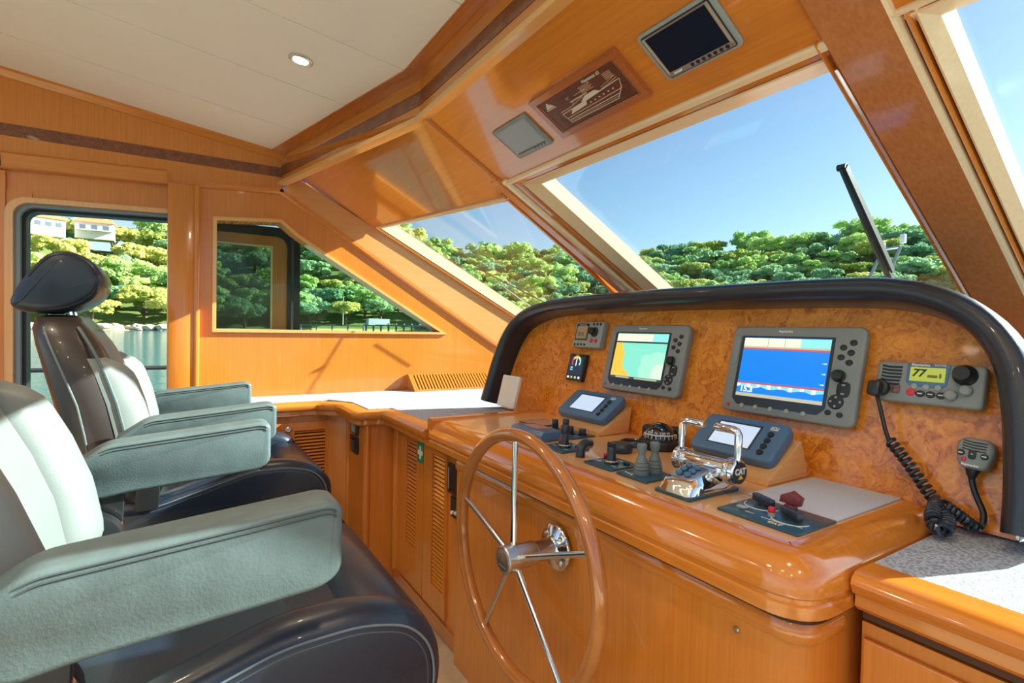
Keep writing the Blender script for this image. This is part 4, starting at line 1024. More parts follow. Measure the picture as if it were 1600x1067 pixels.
# ================================================================== SHIP WHEEL
WC = V(-1.056, .70, .8955)
t = thing('ship_wheel', 'varnished wooden ship wheel with five steel spokes in front of the console', 'steering wheel', frame(WC, EX, EZ, -EY))
m = MB(); m.tube([(.297*cos(2*pi*i/72), .297*sin(2*pi*i/72), 0) for i in range(72)], .0172, 14, closed=True); m.build('rim', wood('rim_wood', (.34, .10, .02), (.56, .21, .05), 'x', rough=.12, coat=.9, stretch=3), t, smooth=60)
m = MB(); m.lathe([(.012, -.112), (.026, -.112), (.026, -.05), (.030, -.045), (.030, .012), (.034, .014), (.034, .040), (.031, .043)], 32); m.build('hub', ENAM, t)
m = MB(); m.cyl((0, 0, .0432), (0, 0, .0438), .026, n=28); m.build('hub_cap', STEEL, t); text('A', .030, plain('engraved_grey', (.28, .28, .28), .4, metal=.8), t, T(0, .004, .0440), 'emblem'); text('Neptunus', .008, plain('engraved_grey2', (.28, .28, .28), .4, metal=.8), t, T(0, -.014, .0440), 'emblem_name')
for k in range(5):
    a = radians(94+72*k)
    m = MB(); m.cyl((.024*cos(a), .024*sin(a), .012), (.290*cos(a), .290*sin(a), .0), .0078, .0070, n=12); m.build('spoke', STEEL, t)
m = MB(); m.lathe([(.026, -.098), (.034, -.106), (.054, -.110), (.058, -.114), (.058, -.1186), (.012, -.1186)], 32)
for k in range(4): m.cyl((.045*cos(pi/4+k*pi/2), .045*sin(pi/4+k*pi/2), -.112), (.045*cos(pi/4+k*pi/2), .045*sin(pi/4+k*pi/2), -.103), .006, n=10, bev=.001)
m.build('mounting_flange', STEEL, t)

# ================================================================== OVERHEAD
def bdev(corners, d):
    MBr = frame(V(0, .735, 2.2), EX, BUP, BN); iv = MBr.inverted()
    p = [iv @ brow(x, y, d) for x, y in corners]; c = sum(p, Vector())/4
    return MBr @ T(c.x, c.y, 0), ((p[1]-p[0]).length+(p[2]-p[3]).length)/2, ((p[0]-p[3]).length+(p[1]-p[2]).length)/2
M, W, H = bdev([(993, 61), (1109, -10), (1162, 70), (1044, 131)], .012)
t = thing('overhead_monitor', 'large flat monitor with blank dark screen in a grey frame above the windscreen', 'monitor', M @ Matrix.Diagonal((1, 1, .55, 1)))
m = MB(); m.poly(rect(W, H), .0005, .018, r=.003, rv=.014, holes=()); m.build('frame', P_GL, t)
m = MB(); m.poly(rect(W*.90, H*.90), .0175, .022, r=.001, rv=.006); m.build('inner_frame', P_K, t)
m = MB(); m.poly(rect(W*.875, H*.86, 0, 0), .021, .0235, r=.001, rv=.002); m.build('bezel', ALU, t)
m = MB(); m.box((0, H*.035, .0238), (W*.79, H*.73, .0012)); m.build('screen', plain('tv_screen', (.006, .013, .032), .25, spec=.12), t, smooth=0)
for x in (-.417, .417):
    m = MB(); m.box((W*x, H*.03, .0240), (W*.022, H*.78, .0016)); m.build('speaker_strip', BRASS if False else plain('strip_gold', (.62, .58, .44), .4, metal=.6), t, smooth=0)
text('SHARP', H*.058, WHITE, t, T(-W*.30, -H*.385, .0240), 'maker_name', bold=.0004)
for i in range(7): btn(t, W*(-.10+.075*i), -H*.385, .0232, .005, P_K, h=.002)
M, W, H = bdev([(770, 208), (819, 178), (863, 226), (808, 250)], .010)
t = thing('overhead_repeater', 'small square display with blank grey screen in a grey frame above the windscreen', 'display', M @ Matrix.Diagonal((1, 1, .55, 1)))
m = MB(); m.poly(rect(W, H), .0005, .014, r=.003, rv=.008); m.build('frame', P_G, t)
m = MB(); m.poly(rect(W*.88, H*.88), .0135, .0165, r=.001, rv=.004); m.build('bezel', P_GL, t)
m = MB(); m.box((W*.0, H*.05, .0168), (W*.82, H*.72, .0012)); m.build('screen', plain('repeater_screen', (.20, .18, .15), .18, coat=.5), t, smooth=0)
m = MB(); m.box((W*.0, -H*.36, .0168), (W*.80, H*.035, .0012)); m.build('slot', P_K, t, smooth=0)
for i in range(4): btn(t, W*(.08+.09*i), -H*.405, .0162, .003, P_K, h=.0015)
# engraved plaque
M, W, H = bdev([(828, 163), (957, 73), (1016, 148), (882, 216)], .011)
t = thing('boat_plaque', 'dark burl plaque engraved with the side view of a motor yacht', 'plaque', M @ Matrix.Diagonal((1, 1, .8, 1)))
m = MB(); m.poly(rect(W, H), .0005, .020, r=.004, holes=[rect(W-.036, H-.036)]); m.build('frame', wood('plaque_frame', (.34, .085, .02), (.48, .14, .04), 'x', rough=.2, coat=.7), t, smooth=0)
m = MB(); m.box((0, 0, .008), (W-.037, H-.037, .012)); m.build('board', burl('plaque_burl', [(.05, .012, .006), (.12, .028, .010), (.20, .05, .016)], 14, .4, .1), t, smooth=0)
PL = plain('engraved_white', (.72, .62, .50), .6)
PLS = plain('engraved_line', (.62, .36, .22), .6)
z = .0142
def ln(pts, wd, mat=PL, name='engraved_line'):
    m = MB(); m.tube([(x*W, y*H, z) for x, y in pts], wd, 5); return m.build(name, mat, t, smooth=0)
def pgn(pts, mat=PL, name='engraved_shape'):
    m = MB(); m.poly([(x*W, y*H) for x, y in pts], z, z+.0006); return m.build(name, mat, t, smooth=0)
b_ = .44
m = MB(); m.tube([(W*x, H*y, z) for x, y in ((-b_, -.38), (b_-.01, -.38), (b_-.01, .38), (-b_, .38))], .0012, 5, closed=True); m.build('border_line', PLS, t, smooth=0)
ln([(-.30, -.05), (-.28, -.28), (.26, -.28), (.35, -.10), (.38, .04), (.30, .03), (.02, -.02), (-.30, -.05)], .0012, PL)      # hull
ln([(-.29, -.17), (.345, -.13)], .0016, PLS); ln([(-.285, -.22), (.30, -.20)], .0012, PL); ln([(-.28, -.25), (.28, -.24)], .0010, PLS)
pgn([(-.22, -.13), (-.18, -.05), (.0, -.02), (-.02, -.10)]); pgn([(-.05, -.005), (.02, .07), (.13, .075), (.17, .015), (.02, -.02)])
ln([(-.30, .0), (-.18, .005), (.0, .075)], .0014, PLS); ln([(-.14, .09), (.06, .10)], .0016, PL); ln([(-.10, .09), (-.14, .02)], .0010, PLS); ln([(-.06, .17), (.07, .175)], .0010, PLS); ln([(-.13, .15), (-.16, .19), (-.12, .20)], .0010, PLS)
ln([(.17, .015), (.37, .085)], .0010, PLS); ln([(.20, .06), (.37, .13)], .0008, PLS)
for i in range(6): pgn([(.02+.05*i, -.105+.006*i), (.035+.05*i, -.105+.006*i), (.035+.05*i, -.085+.006*i), (.02+.05*i, -.085+.006*i)], PL, 'engraved_porthole')
text('Neptunus 65', H*.085, PL, t, T(W*.18, H*.305, z), 'engraved_name', shear=.3, bold=.0003)
for i in range(5): pgn([(.02, .24-.028*i), (.15-.02*(i % 2), .24-.028*i), (.15-.02*(i % 2), .252-.028*i), (.02, .252-.028*i)], PLS, 'engraved_text'); pgn([(.28, .24-.028*i), (.36, .24-.028*i), (.36, .252-.028*i), (.28, .252-.028*i)], PLS, 'engraved_text')
pgn([(-.40, .18), (-.36, .30), (-.345, .30), (-.34, .18)]); pgn([(-.335, .18), (-.335, .27), (-.30, .18)]); pgn([(-.41, .15), (-.29, .15), (-.29, .165), (-.41, .165)])

# ceiling downlights: one in view, the unseen others added to brighten the cabin
ring_m = plain('lamp_ring', (.70, .66, .58), .3, metal=.5)
lens_m = emis('lamp_lens', (1.0, .86, .62), 6.0)
spots = [(-2.004, .357), (-2.004, -.75), (-2.004, -1.75), (-1.115, -.75), (-1.115, -1.75), (-.22, .357), (-.22, -.75), (-.22, -1.75), (.70, .357), (.70, -.75), (.70, -1.75)]
tilt = Matrix.Rotation(-math.atan(.132), 4, 'X')
for i, (x, y) in enumerate(spots):
    t = thing('ceiling_downlight', 'round recessed ceiling downlight, lit, in the cream ceiling' if i == 0 else 'added fill downlight further along the ceiling, '+('port', 'centre', 'starboard', 'outer starboard')[(-2, -1, 0, 1).index(round(x-.05))]+' row, '+('front', 'middle', 'rear')[(0, -1, -2).index(round(y-.05) if y < 0 else 0)]+' one, out of view', 'light', T(x, y, ceil_z(y)-.0005) @ tilt @ Matrix.Rotation(pi, 4, 'X'), 'added fill downlights' if i else None)
    m = MB(); m.lathe([(.024, .0), (.040, .0), (.041, .004), (.034, .008), (.028, .006), (.024, .002)], 28, caps=False); m.build('ring', ring_m, t)
    m = MB(); m.lathe([(.0275, .001), (.0275, .004), (.02, .006)], 24); m.build('lens', lens_m, t)
    la = bpy.data.lights.new('downlight', 'SPOT'); la.energy = LAMP_E; la.color = (1.0, .80, .56); la.spot_size = radians(150); la.spot_blend = .8; la.shadow_soft_size = .035
    lo = bpy.data.objects.new('downlight_bulb', la); COL.objects.link(lo); lo.parent = t; lo.matrix_local = T(0, 0, .016) @ Matrix.Rotation(pi, 4, 'X')

# ================================================================== PILOT CHAIRS
def rr_section(hw, yb, yf, z, n=28, p=3.2, conc=0.0):
    """closed ring, superellipse in plan; conc dishes the front between the bolsters"""
    out = []
    for i in range(n):
        a = 2*pi*i/n; c, s = cos(a), sin(a)
        x = hw*math.copysign(abs(c)**(2/p), c); yy = math.copysign(abs(s)**(2/p), s)
        y = (yb+yf)/2+(yf-yb)/2*yy
        if s > 0: y -= conc*max(0, 1-(x/hw)**2)**1.2*yy
        out.append(V(x, y, z))
    return out
def side_poly(m, prof, x0, x1, r, seg=3, M=None, mi=0):
    """profile (y,z) extruded in x"""
    MM = frame(V(0, 0, 0), EY, EZ, EX)
    return m.poly(prof, x0, x1, r=r, seg=seg, M=(M @ MM) if M else MM, mi=mi)
def make_chair(label, cx, cy):
    t = thing('pilot_chair', label, 'chair', T(cx, cy, FLZ), 'pilot chairs at the helm')
    z = lambda v: v-FLZ
    m = MB(); m.lathe([(.20, .001), (.20, .02), (.17, .03), (.075, .05), (.070, .36), (.11, .40)], 28); m.build('pedestal', P_K, t)
    m = MB(); m.box((0, .05, z(.70)), (.60, .50, .06), r=.01); m.build('seat_frame', P_K, t)
    # seat: dished cushion, front roll, two side bolsters with stitched edges
    m = MB()
    cp = [(-.20, z(.74)), (.38, z(.74)), (.415, z(.78)), (.422, z(.83)), (.400, z(.882)), (.35, z(.905)), (.14, z(.885)), (-.20, z(.875))]
    side_poly(m, round_path(cp, .04, 4, True), -.275, .275, .012); m.build('seat_cushion', LE_K, t, smooth=45)
    m = MB(); side_poly(m, round_path([(.255, z(.84)), (.41, z(.78)), (.445, z(.82)), (.435, z(.885)), (.385, z(.925)), (.30, z(.925))], .04, 5, True), -.268, .268, .015); m.build('front_roll', LE_K, t, smooth=45)
    bp = [(-.22, z(.74)), (.375, z(.73)), (.417, z(.76)), (.431, z(.83)), (.419, z(.90)), (.370, z(.955)), (.280, z(.980)), (.15, z(.978)), (.02, z(.940)), (-.12, z(.90)), (-.22, z(.90))]
    bpr = round_path(bp, .04, 4, True)
    for s in (-1, 1):
        m = MB(); side_poly(m, bpr, min(s*.250, s*.345), max(s*.250, s*.345), .034, 4); b = m.build('side_bolster', LE_K, t, smooth=50)
        for off in (.0335, .022):
            m = MB(); m.tube([V(s*(.347-off*.12), y, zz) for y, zz in offs(bpr, -off)][2:-6], .0022, 5); m.build('stitching', SEAM, b)
    # armrests
    apf = [(-.128, z(1.165)), (.205, z(1.193)), (.226, z(1.185)), (.226, z(1.085)), (.196, z(1.066)), (-.090, z(1.046)), (-.150, z(1.036)), (-.195, z(1.070)), (-.212, z(1.108))]
    apr = round_path(apf, .022, 4, True)
    for s in (-1, 1):
        x0, x1 = (s*.41, s*.325) if s < 0 else (s*.325, s*.41)
        m = MB(); side_poly(m, apr, x0, x1, .010, 3); a = m.build('armrest', LE_G, t, smooth=50)
        ring = offs(apr, -.012)
        lo_i = [p for p in ring if p[1] > z(1.06)]
        for xx in (x0-.0006, x1+.0006):
            top_run = sorted([p for p in ring if p[1] > z(1.143)], key=lambda p: p[0])
            for dz in (-.003, .004):
                m = MB(); m.tube([V(xx, y, zz+dz) for y, zz in top_run], .0016, 5); m.build('stitching', SEAM_D, a)
        m = MB(); side_poly(m, [(-.16, z(.88)), (-.10, z(.88)), (-.09, z(1.05)), (-.15, z(1.05))], s*.355-.012, s*.355+.012, .003); m.build('arm_bracket', P_K, t)
        # recliner hinge with its chrome ring
        m = MB(); m.cyl((s*.280, -.150, z(.955)), (s*.322, -.150, z(.955)), .062, n=28, bev=.006); hg = m.build('hinge_cover', P_K, t)
        m = MB(); m.tube([V(s*.322, -.150+.058*cos(a_), z(.955)+.058*sin(a_)) for a_ in [2*pi*i/32 for i in range(32)]], .005, 6, closed=True); m.build('chrome_ring', CHROME, hg)
        m = MB(); m.cyl((s*.318, -.150, z(.955)), (s*.334, -.150, z(.955)), .014, n=14, bev=.003); m.build('hinge_knob', STEEL, hg)
    # backrest: shell lofted upwards, leaning aft
    secs = [(.93, .270, -.265, -.075), (1.00, .283, -.275, -.062), (1.10, .290, -.290, -.068), (1.20, .288, -.308, -.090), (1.30, .278, -.332, -.122), (1.38, .255, -.352, -.158), (1.43, .222, -.362, -.188), (1.462, .165, -.358, -.214), (1.472, .09, -.340, -.240)]
    m = MB(); m.loft([rr_section(hw, yb, yf-.012, z(zz), conc=.022) for zz, hw, yb, yf in secs]); m.build('backrest_shell', LE_B, t, smooth=60)
    # pale front pad and bolsters
    def lerps(zz):
        for a, b in zip(secs, secs[1:]):
            if a[0] <= zz <= b[0]:
                q = (zz-a[0])/(b[0]-a[0]); return [lerp(a[i], b[i], q) for i in range(4)]
        return secs[-1]
    zs = [.94+.0235*i for i in range(22)]
    def pad(u0, u1, bulge, zs, inset=0.0):
        rings = []
        for zz in zs:
            _, hw, yb, yf = lerps(zz); ring = []
            k = 10; top_t = max(0, min(1, (zs[-1]-zz)/.07, (zz-zs[0])/.04))
            for i in range(k+1):
                u = lerp(u0, u1, i/k); x = hw*u
                y = yf-.012-.022*max(0, 1-u*u)**1.2-(.020 if abs(u) > .9 else 0)
                ring.append(V(x, y+bulge*sin(pi*i/k)**.55*(1-(1-top_t)**2)**.5-.012*(1-top_t)**2, z(zz)))
            for i in range(k, -1, -1):
                u = lerp(u0, u1, i/k); ring.append(V(hw*u, yf-.070, z(zz)))
            rings.append(ring)
        return rings
    m = MB(); m.loft(pad(-.50, .50, .020, zs)); m.build('back_pad', LE_L, t, smooth=60)
    for s in (-1, 1):
        m = MB(); m.loft(pad(*((.52, .985) if s > 0 else (-.985, -.52)), .046, zs[:18])); m.build('back_bolster', LE_L, t, smooth=60)
        m = MB(); m.tube([V(s*lerps(zz)[1]*.985, lerps(zz)[3]-.045, z(zz)) for zz in zs], .0045, 6); m.build('piping', LE_G, t)
        m = MB(); m.tube([V(s*(lerps(zz)[1]*.985+.0015), lerp(lerps(zz)[2], lerps(zz)[3], .36-.10*max(0, (zz-1.2)/.25)), z(zz)) for zz in zs], .0030, 6); m.build('seam', SEAM, t)
    # headrest: drop shaped pillow
    hp = [(-.445, z(1.488)), (-.405, z(1.585)), (-.350, z(1.662)), (-.300, z(1.678)), (-.242, z(1.655)), (-.205, z(1.600)), (-.218, z(1.535)), (-.280, z(1.485)), (-.36, z(1.470))]
    hpr = round_path(hp, .05, 5, True)
    m = MB(); side_poly(m, hpr, -.150, .150, .030, 4); h = m.build('headrest', LE_K, t, smooth=60)
    for xx in (-.1425, .1425):
        pp = [(y, zz) for y, zz in offs(hpr, -.012) if y > -.395]
        m = MB(); m.tube([V(xx, y, zz) for y, zz in pp], .0035, 6); m.build('piping', P_K, h)
    m = MB(); m.cyl((-.05, -.30, z(1.45)), (-.05, -.31, z(1.50)), .010, n=10); m.cyl((.05, -.30, z(1.45)), (.05, -.31, z(1.50)), .010, n=10); m.build('headrest_post', STEEL, t)
    return t
def copy_tree(o, parent=None):
    c = o.copy(); COL.objects.link(c)
    if parent is not None: c.parent = parent
    for ch in list(o.children): copy_tree(ch, c)
    return c
ch1 = make_chair('nearest black and grey leather pilot chair, pale back and big armrest cut by the frame', -1.19, -.02)
ch2 = copy_tree(ch1)
ch2.location = (-2.28, .045, FLZ)
RC = T(0, -.225, .955-FLZ) @ Matrix.Rotation(radians(7.5), 4, 'X') @ T(0, .15, -.955+FLZ)      # the near chair's back is reclined further
BACKS = ('backrest_shell', 'back_pad', 'back_bolster', 'piping', 'seam', 'headrest', 'headrest_post')
for ch in ch1.children:
    if ch.name.split('.')[0] in BACKS: ch.matrix_basis = RC @ ch.matrix_basis
for ch in ch2.children:
    if ch.name.split('.')[0] in BACKS: ch.location.y -= .05 if 'head' in ch.name else .075
ch2['label'] = 'black and grey leather pilot chair by the port doorway with its headrest in full view'

# ================================================================== OUTSIDE
WZ = -1.2
# water
def water_mat():
    m, t, b = new_mat('harbour_water')
    b.inputs['Base Color'].default_value = (.030, .150, .150, 1); b.inputs['Roughness'].default_value = .08; b.inputs['IOR'].default_value = 1.33
    tc = t.nodes.new('ShaderNodeTexCoord'); mp = t.nodes.new('ShaderNodeMapping'); mp.inputs['Scale'].default_value = (1.6, .8, 1); mp.inputs['Rotation'].default_value = (0, 0, .6)
    n = t.nodes.new('ShaderNodeTexNoise'); n.inputs['Scale'].default_value = 1.3; n.inputs['Detail'].default_value = 5
    t.links.new(tc.outputs['Object'], mp.inputs[0]); t.links.new(mp.outputs[0], n.inputs['Vector'])
    bp = t.nodes.new('ShaderNodeBump'); bp.inputs['Strength'].default_value = .55; bp.inputs['Distance'].default_value = .35
    t.links.new(n.outputs['Fac'], bp.inputs['Height']); t.links.new(bp.outputs['Normal'], b.inputs['Normal'])
    return m
m = MB(); m.quads([(-4000, -4000, 0), (4000, -4000, 0), (4000, 4000, 0), (-4000, 4000, 0)])
o = struct(m.build('water', water_mat(), smooth=0)); o.location = (0, 0, WZ)
# hillside
SKYL = [(-400, 330), (-150, 318), (0, 306), (60, 308), (110, 338), (170, 352), (262, 352), (400, 356), (480, 350), (600, 350), (720, 380), (800, 386), (1000, 388), (1100, 378), (1200, 372), (1300, 356), (1450, 348), (1550, 334), (1600, 326), (1900, 330), (2600, 360)]
def az_of(x):
    d = ray(x, 505); return math.atan2(d.x, d.y)
AZT = []
for x, y in SKYL:
    d = ray(x, y); AZT.append((math.atan2(d.x, d.y), d.z/math.hypot(d.x, d.y)))
def ridge(az):
    if az <= AZT[0][0]: return AZT[0][1]
    for a, b in zip(AZT, AZT[1:]):
        if a[0] <= az <= b[0]: return lerp(a[1], b[1], (az-a[0])/(b[0]-a[0]))
    return AZT[-1][1]
RS, RR = 232.0, 430.0
def hill_z(az, r):
    zr = CAMZ+ridge(az)*RR-17
    q = (r-RS)/(RR-RS)
    if q <= 0: return WZ-1.0
    if q < 1: return WZ+ (1.6*min(1, q/.03)) + (zr-WZ-1.6)*(q**1.05)
    return zr-(q-1)*12
def hp(az, r): return V(r*sin(az), r*cos(az), hill_z(az, r))
bm = bmesh.new()
AZ0, AZ1, NA, NR = radians(-128), radians(62), 96, 26
rad = [RS-6+ (i/NR)**1.15*300 for i in range(NR+1)]
gv = [[bm.verts.new(hp(lerp(AZ0, AZ1, i/NA), r)) for r in rad] for i in range(NA+1)]
for i in range(NA):
    for j in range(NR): bm.faces.new((gv[i][j], gv[i][j+1], gv[i+1][j+1], gv[i+1][j]))
gm, gt, gb = new_mat('hill_ground')
tc = gt.nodes.new('ShaderNodeTexCoord'); sp = gt.nodes.new('ShaderNodeSeparateXYZ'); gt.links.new(tc.outputs['Object'], sp.inputs[0])
cr = gt.nodes.new('ShaderNodeValToRGB'); mr = gt.nodes.new('ShaderNodeMapRange'); mr.inputs[1].default_value = WZ; mr.inputs[2].default_value = WZ+8
gt.links.new(sp.outputs['Z'], mr.inputs[0]); gt.links.new(mr.outputs[0], cr.inputs[0])
e = cr.color_ramp.elements; e[0].position = .0; e[0].color = (.62, .50, .30, 1); e[1].position = .30; e[1].color = (.10, .16, .03, 1)
k = e.new(.18); k.color = (.62, .50, .30, 1); k = e.new(.22); k.color = (.30, .42, .06, 1)
gt.links.new(cr.outputs[0], gb.inputs['Base Color']); gb.inputs['Roughness'].default_value = .95
me = bpy.data.meshes.new('hills'); bmesh.ops.recalc_face_normals(bm, faces=bm.faces); bm.to_mesh(me); bm.free(); me.materials.append(gm); me.shade_smooth()
o = bpy.data.objects.new('hills', me); COL.objects.link(o); struct(o)

# trees
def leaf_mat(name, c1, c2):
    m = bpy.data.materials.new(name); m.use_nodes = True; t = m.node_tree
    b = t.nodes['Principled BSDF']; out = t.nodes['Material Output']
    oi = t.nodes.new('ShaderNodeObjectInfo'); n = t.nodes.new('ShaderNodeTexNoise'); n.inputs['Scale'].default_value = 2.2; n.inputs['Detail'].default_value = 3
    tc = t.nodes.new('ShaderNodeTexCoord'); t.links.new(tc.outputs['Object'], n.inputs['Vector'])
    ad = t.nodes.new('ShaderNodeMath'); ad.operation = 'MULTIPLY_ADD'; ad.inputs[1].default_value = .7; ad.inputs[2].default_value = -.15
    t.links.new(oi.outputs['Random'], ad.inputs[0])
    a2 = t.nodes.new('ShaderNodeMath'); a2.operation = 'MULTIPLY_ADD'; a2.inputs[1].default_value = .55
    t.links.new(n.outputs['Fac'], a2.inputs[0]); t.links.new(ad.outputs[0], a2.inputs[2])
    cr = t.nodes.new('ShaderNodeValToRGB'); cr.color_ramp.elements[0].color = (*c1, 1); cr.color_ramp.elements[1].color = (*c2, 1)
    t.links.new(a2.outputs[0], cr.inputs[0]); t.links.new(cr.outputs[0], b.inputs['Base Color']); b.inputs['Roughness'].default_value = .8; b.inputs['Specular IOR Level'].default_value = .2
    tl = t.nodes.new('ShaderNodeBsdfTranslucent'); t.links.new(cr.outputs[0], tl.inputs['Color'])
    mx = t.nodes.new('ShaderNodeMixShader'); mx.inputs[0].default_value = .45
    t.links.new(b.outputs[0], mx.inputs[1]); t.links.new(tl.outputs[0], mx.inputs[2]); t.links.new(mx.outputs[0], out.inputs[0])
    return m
LEAFS = [leaf_mat('leaf_yellow_green', (.36, .48, .09), (.82, .80, .30)), leaf_mat('leaf_mid_green', (.27, .52, .16), (.76, .88, .36)), leaf_mat('leaf_dark_green', (.16, .40, .22), (.54, .74, .42))]  # leaf colours lightened to stand in for distant haze
BARK = plain('bark', (.16, .12, .08), .9)
random.seed(21)
def crown_mesh(kind, seed):
    rnd = random.Random(seed); verts = []; faces = []
    blobs = []
    nb = 30
    for i in range(nb):
        a = rnd.random()*2*pi; rr = sqrt(rnd.random())*.78; zz = rnd.uniform(-.30, .42)*(1-.5*rr)
        if kind == 1: zz *= 1.5
        blobs.append((rr*cos(a), rr*sin(a), 1.25+zz, rnd.uniform(.17, .31)))
    for bx, by, bz, br in blobs:
        nl = 48
        for k in range(nl):
            u = rnd.uniform(-.55, 1); a = rnd.random()*2*pi; q = sqrt(max(0, 1-u*u)); d = Vector((q*cos(a), q*sin(a), u*.75))
            p = Vector((bx, by, bz))+d*br*rnd.uniform(.82, 1.08)
            nrm = (d+Vector((rnd.uniform(-.5, .5), rnd.uniform(-.5, .5), rnd.uniform(-.1, .7)))).normalized()
            x = nrm.orthogonal().normalized(); y = nrm.cross(x); s = rnd.uniform(.035, .070); a2 = rnd.random()*pi
            x, y = x*cos(a2)+y*sin(a2), y*cos(a2)-x*sin(a2); i0 = len(verts)
            verts += [p-x*s-y*s*.6, p+x*s-y*s*.6, p+x*s*.8+y*s*.7, p-x*s*.7+y*s*.7]; faces.append((i0, i0+1, i0+2, i0+3))
        t = bmesh.new(); bmesh.ops.create_icosphere(t, subdivisions=1, radius=br*.86); i0 = len(verts)
        t.verts.ensure_lookup_table()
        for v in t.verts: verts.append(Vector((bx, by, bz))+Vector((v.co.x, v.co.y, v.co.z*.72))*rnd.uniform(.9, 1.08))
        for f in t.faces: faces.append(tuple(i0+v.index for v in f.verts))
        t.free()
    me = bpy.data.meshes.new('crown'); me.from_pydata([tuple(v) for v in verts], [], faces); return me
def trunk_mesh(seed):
    rnd = random.Random(seed); m = MB()
    m.tube([(0, 0, -.25), (.03, .02, .5), (0, .05, 1.1)], [.075, .055, .03], 7)
    for i in range(3):
        a = 2*pi*i/3+rnd.random(); m.tube([(0, .02, .55), (.25*cos(a), .25*sin(a), .95), (.42*cos(a), .42*sin(a), 1.2)], [.035, .026, .015], 5)
    me = bpy.data.meshes.new('trunk'); m.bm.to_mesh(me); m.bm.free(); me.materials.append(BARK); me.shade_smooth(); return me
crowns = []
for k in range(3):
    row = []
    for v in range(2):
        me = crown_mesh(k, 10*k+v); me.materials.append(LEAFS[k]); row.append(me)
    crowns.append(row)
trunks = [trunk_mesh(1), trunk_mesh(2)]
def px_of(p):
    q = p-C0; zf = q.dot(F)
    return (800+FOC*q.dot(R)/zf, 533.5-FOC*q.dot(U)/zf, zf)
HOUSES = [((70, 352), 392, 15, 6.5, 0), ((150, 359), 398, 18, 6.5, 1), ((152, 344), 436, 8, 5, 2)]
HB = [(40, 102, 333, 364, 392), (112, 188, 345, 376, 398), (140, 170, 334, 350, 436)]
KIND = ('yellow-green', 'mid green', 'dark green')
NOOK = []
rows = [241, 256, 272, 290, 310, 333, 358, 384, 410, 434]
ntree = 0
TREES = []
KEY = {}
for ri, r0 in enumerate(rows):
    n = 30
    for i in range(n):
        az = lerp(radians(-103.5), radians(-11.5), (i+.5+.5*(ri % 2)-.25)/n)+random.uniform(-.012, .012); r = r0+random.uniform(-6, 6)
        p = hp(az, r); sc = r*.033*random.uniform(.80, 1.25)
        hgt = sc*random.uniform(.72, .95)
        x, y, zf = px_of(p+V(0, 0, hgt*1.4)); hw = FOC*sc/zf
        skip = False
        for hx0, hx1, hy0, hy1, hr in HB:
            if r < hr+4 and x+hw > hx0-2 and x-hw < hx1+2 and y < hy1-7: skip = True
        if 455 < x < 700 and ri == 0 and random.random() < .35: skip = True
        if skip or ntree >= 298: continue
        k = random.choices((0, 1, 2), (5, 4, 2) if x < 300 else (3, 4, 4))[0]
        where = 'doorway' if x < 300 else 'side window' if x < 620 else 'windscreen'
        ht = ('at the water edge' if ri < 2 else 'low on the slope' if ri < 4 else 'midway up the hill' if ri < 7 else 'high on the hill')
        t = bpy.data.objects.new('tree', trunks[i % 2]); COL.objects.link(t)
        t.location = p-V(0, 0, hgt*.35); t.scale = (sc, sc, hgt); t.rotation_euler.z = random.random()*6.28
        KEY[t.name] = (KIND[k], ht, where, x); TREES.append(t)
        tag(t, 'tree', 'tree', 'trees on the far hillside')
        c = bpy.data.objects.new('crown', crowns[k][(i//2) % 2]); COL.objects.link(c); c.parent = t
        ntree += 1
ORD = 'leftmost|second|third|fourth|fifth|sixth|seventh|eighth|ninth|tenth|eleventh|twelfth|thirteenth|fourteenth|fifteenth|sixteenth|seventeenth|eighteenth|nineteenth|twentieth|twenty-first|twenty-second|twenty-third|twenty-fourth|twenty-fifth|twenty-sixth|twenty-seventh|twenty-eighth|twenty-ninth|thirtieth'.split('|')
def nth(i): return ORD[i] if i == 0 else ORD[i]+' from left'
GR = {}
for t in TREES: GR.setdefault(KEY[t.name][:3], []).append(t)
for (kd, ht, wh), ts in GR.items():
    ts.sort(key=lambda t: KEY[t.name][3])
    for i, t in enumerate(ts): t['label'] = kd+' leafy tree '+ht+', '+nth(min(i, 29))+' in the '+wh+' view'
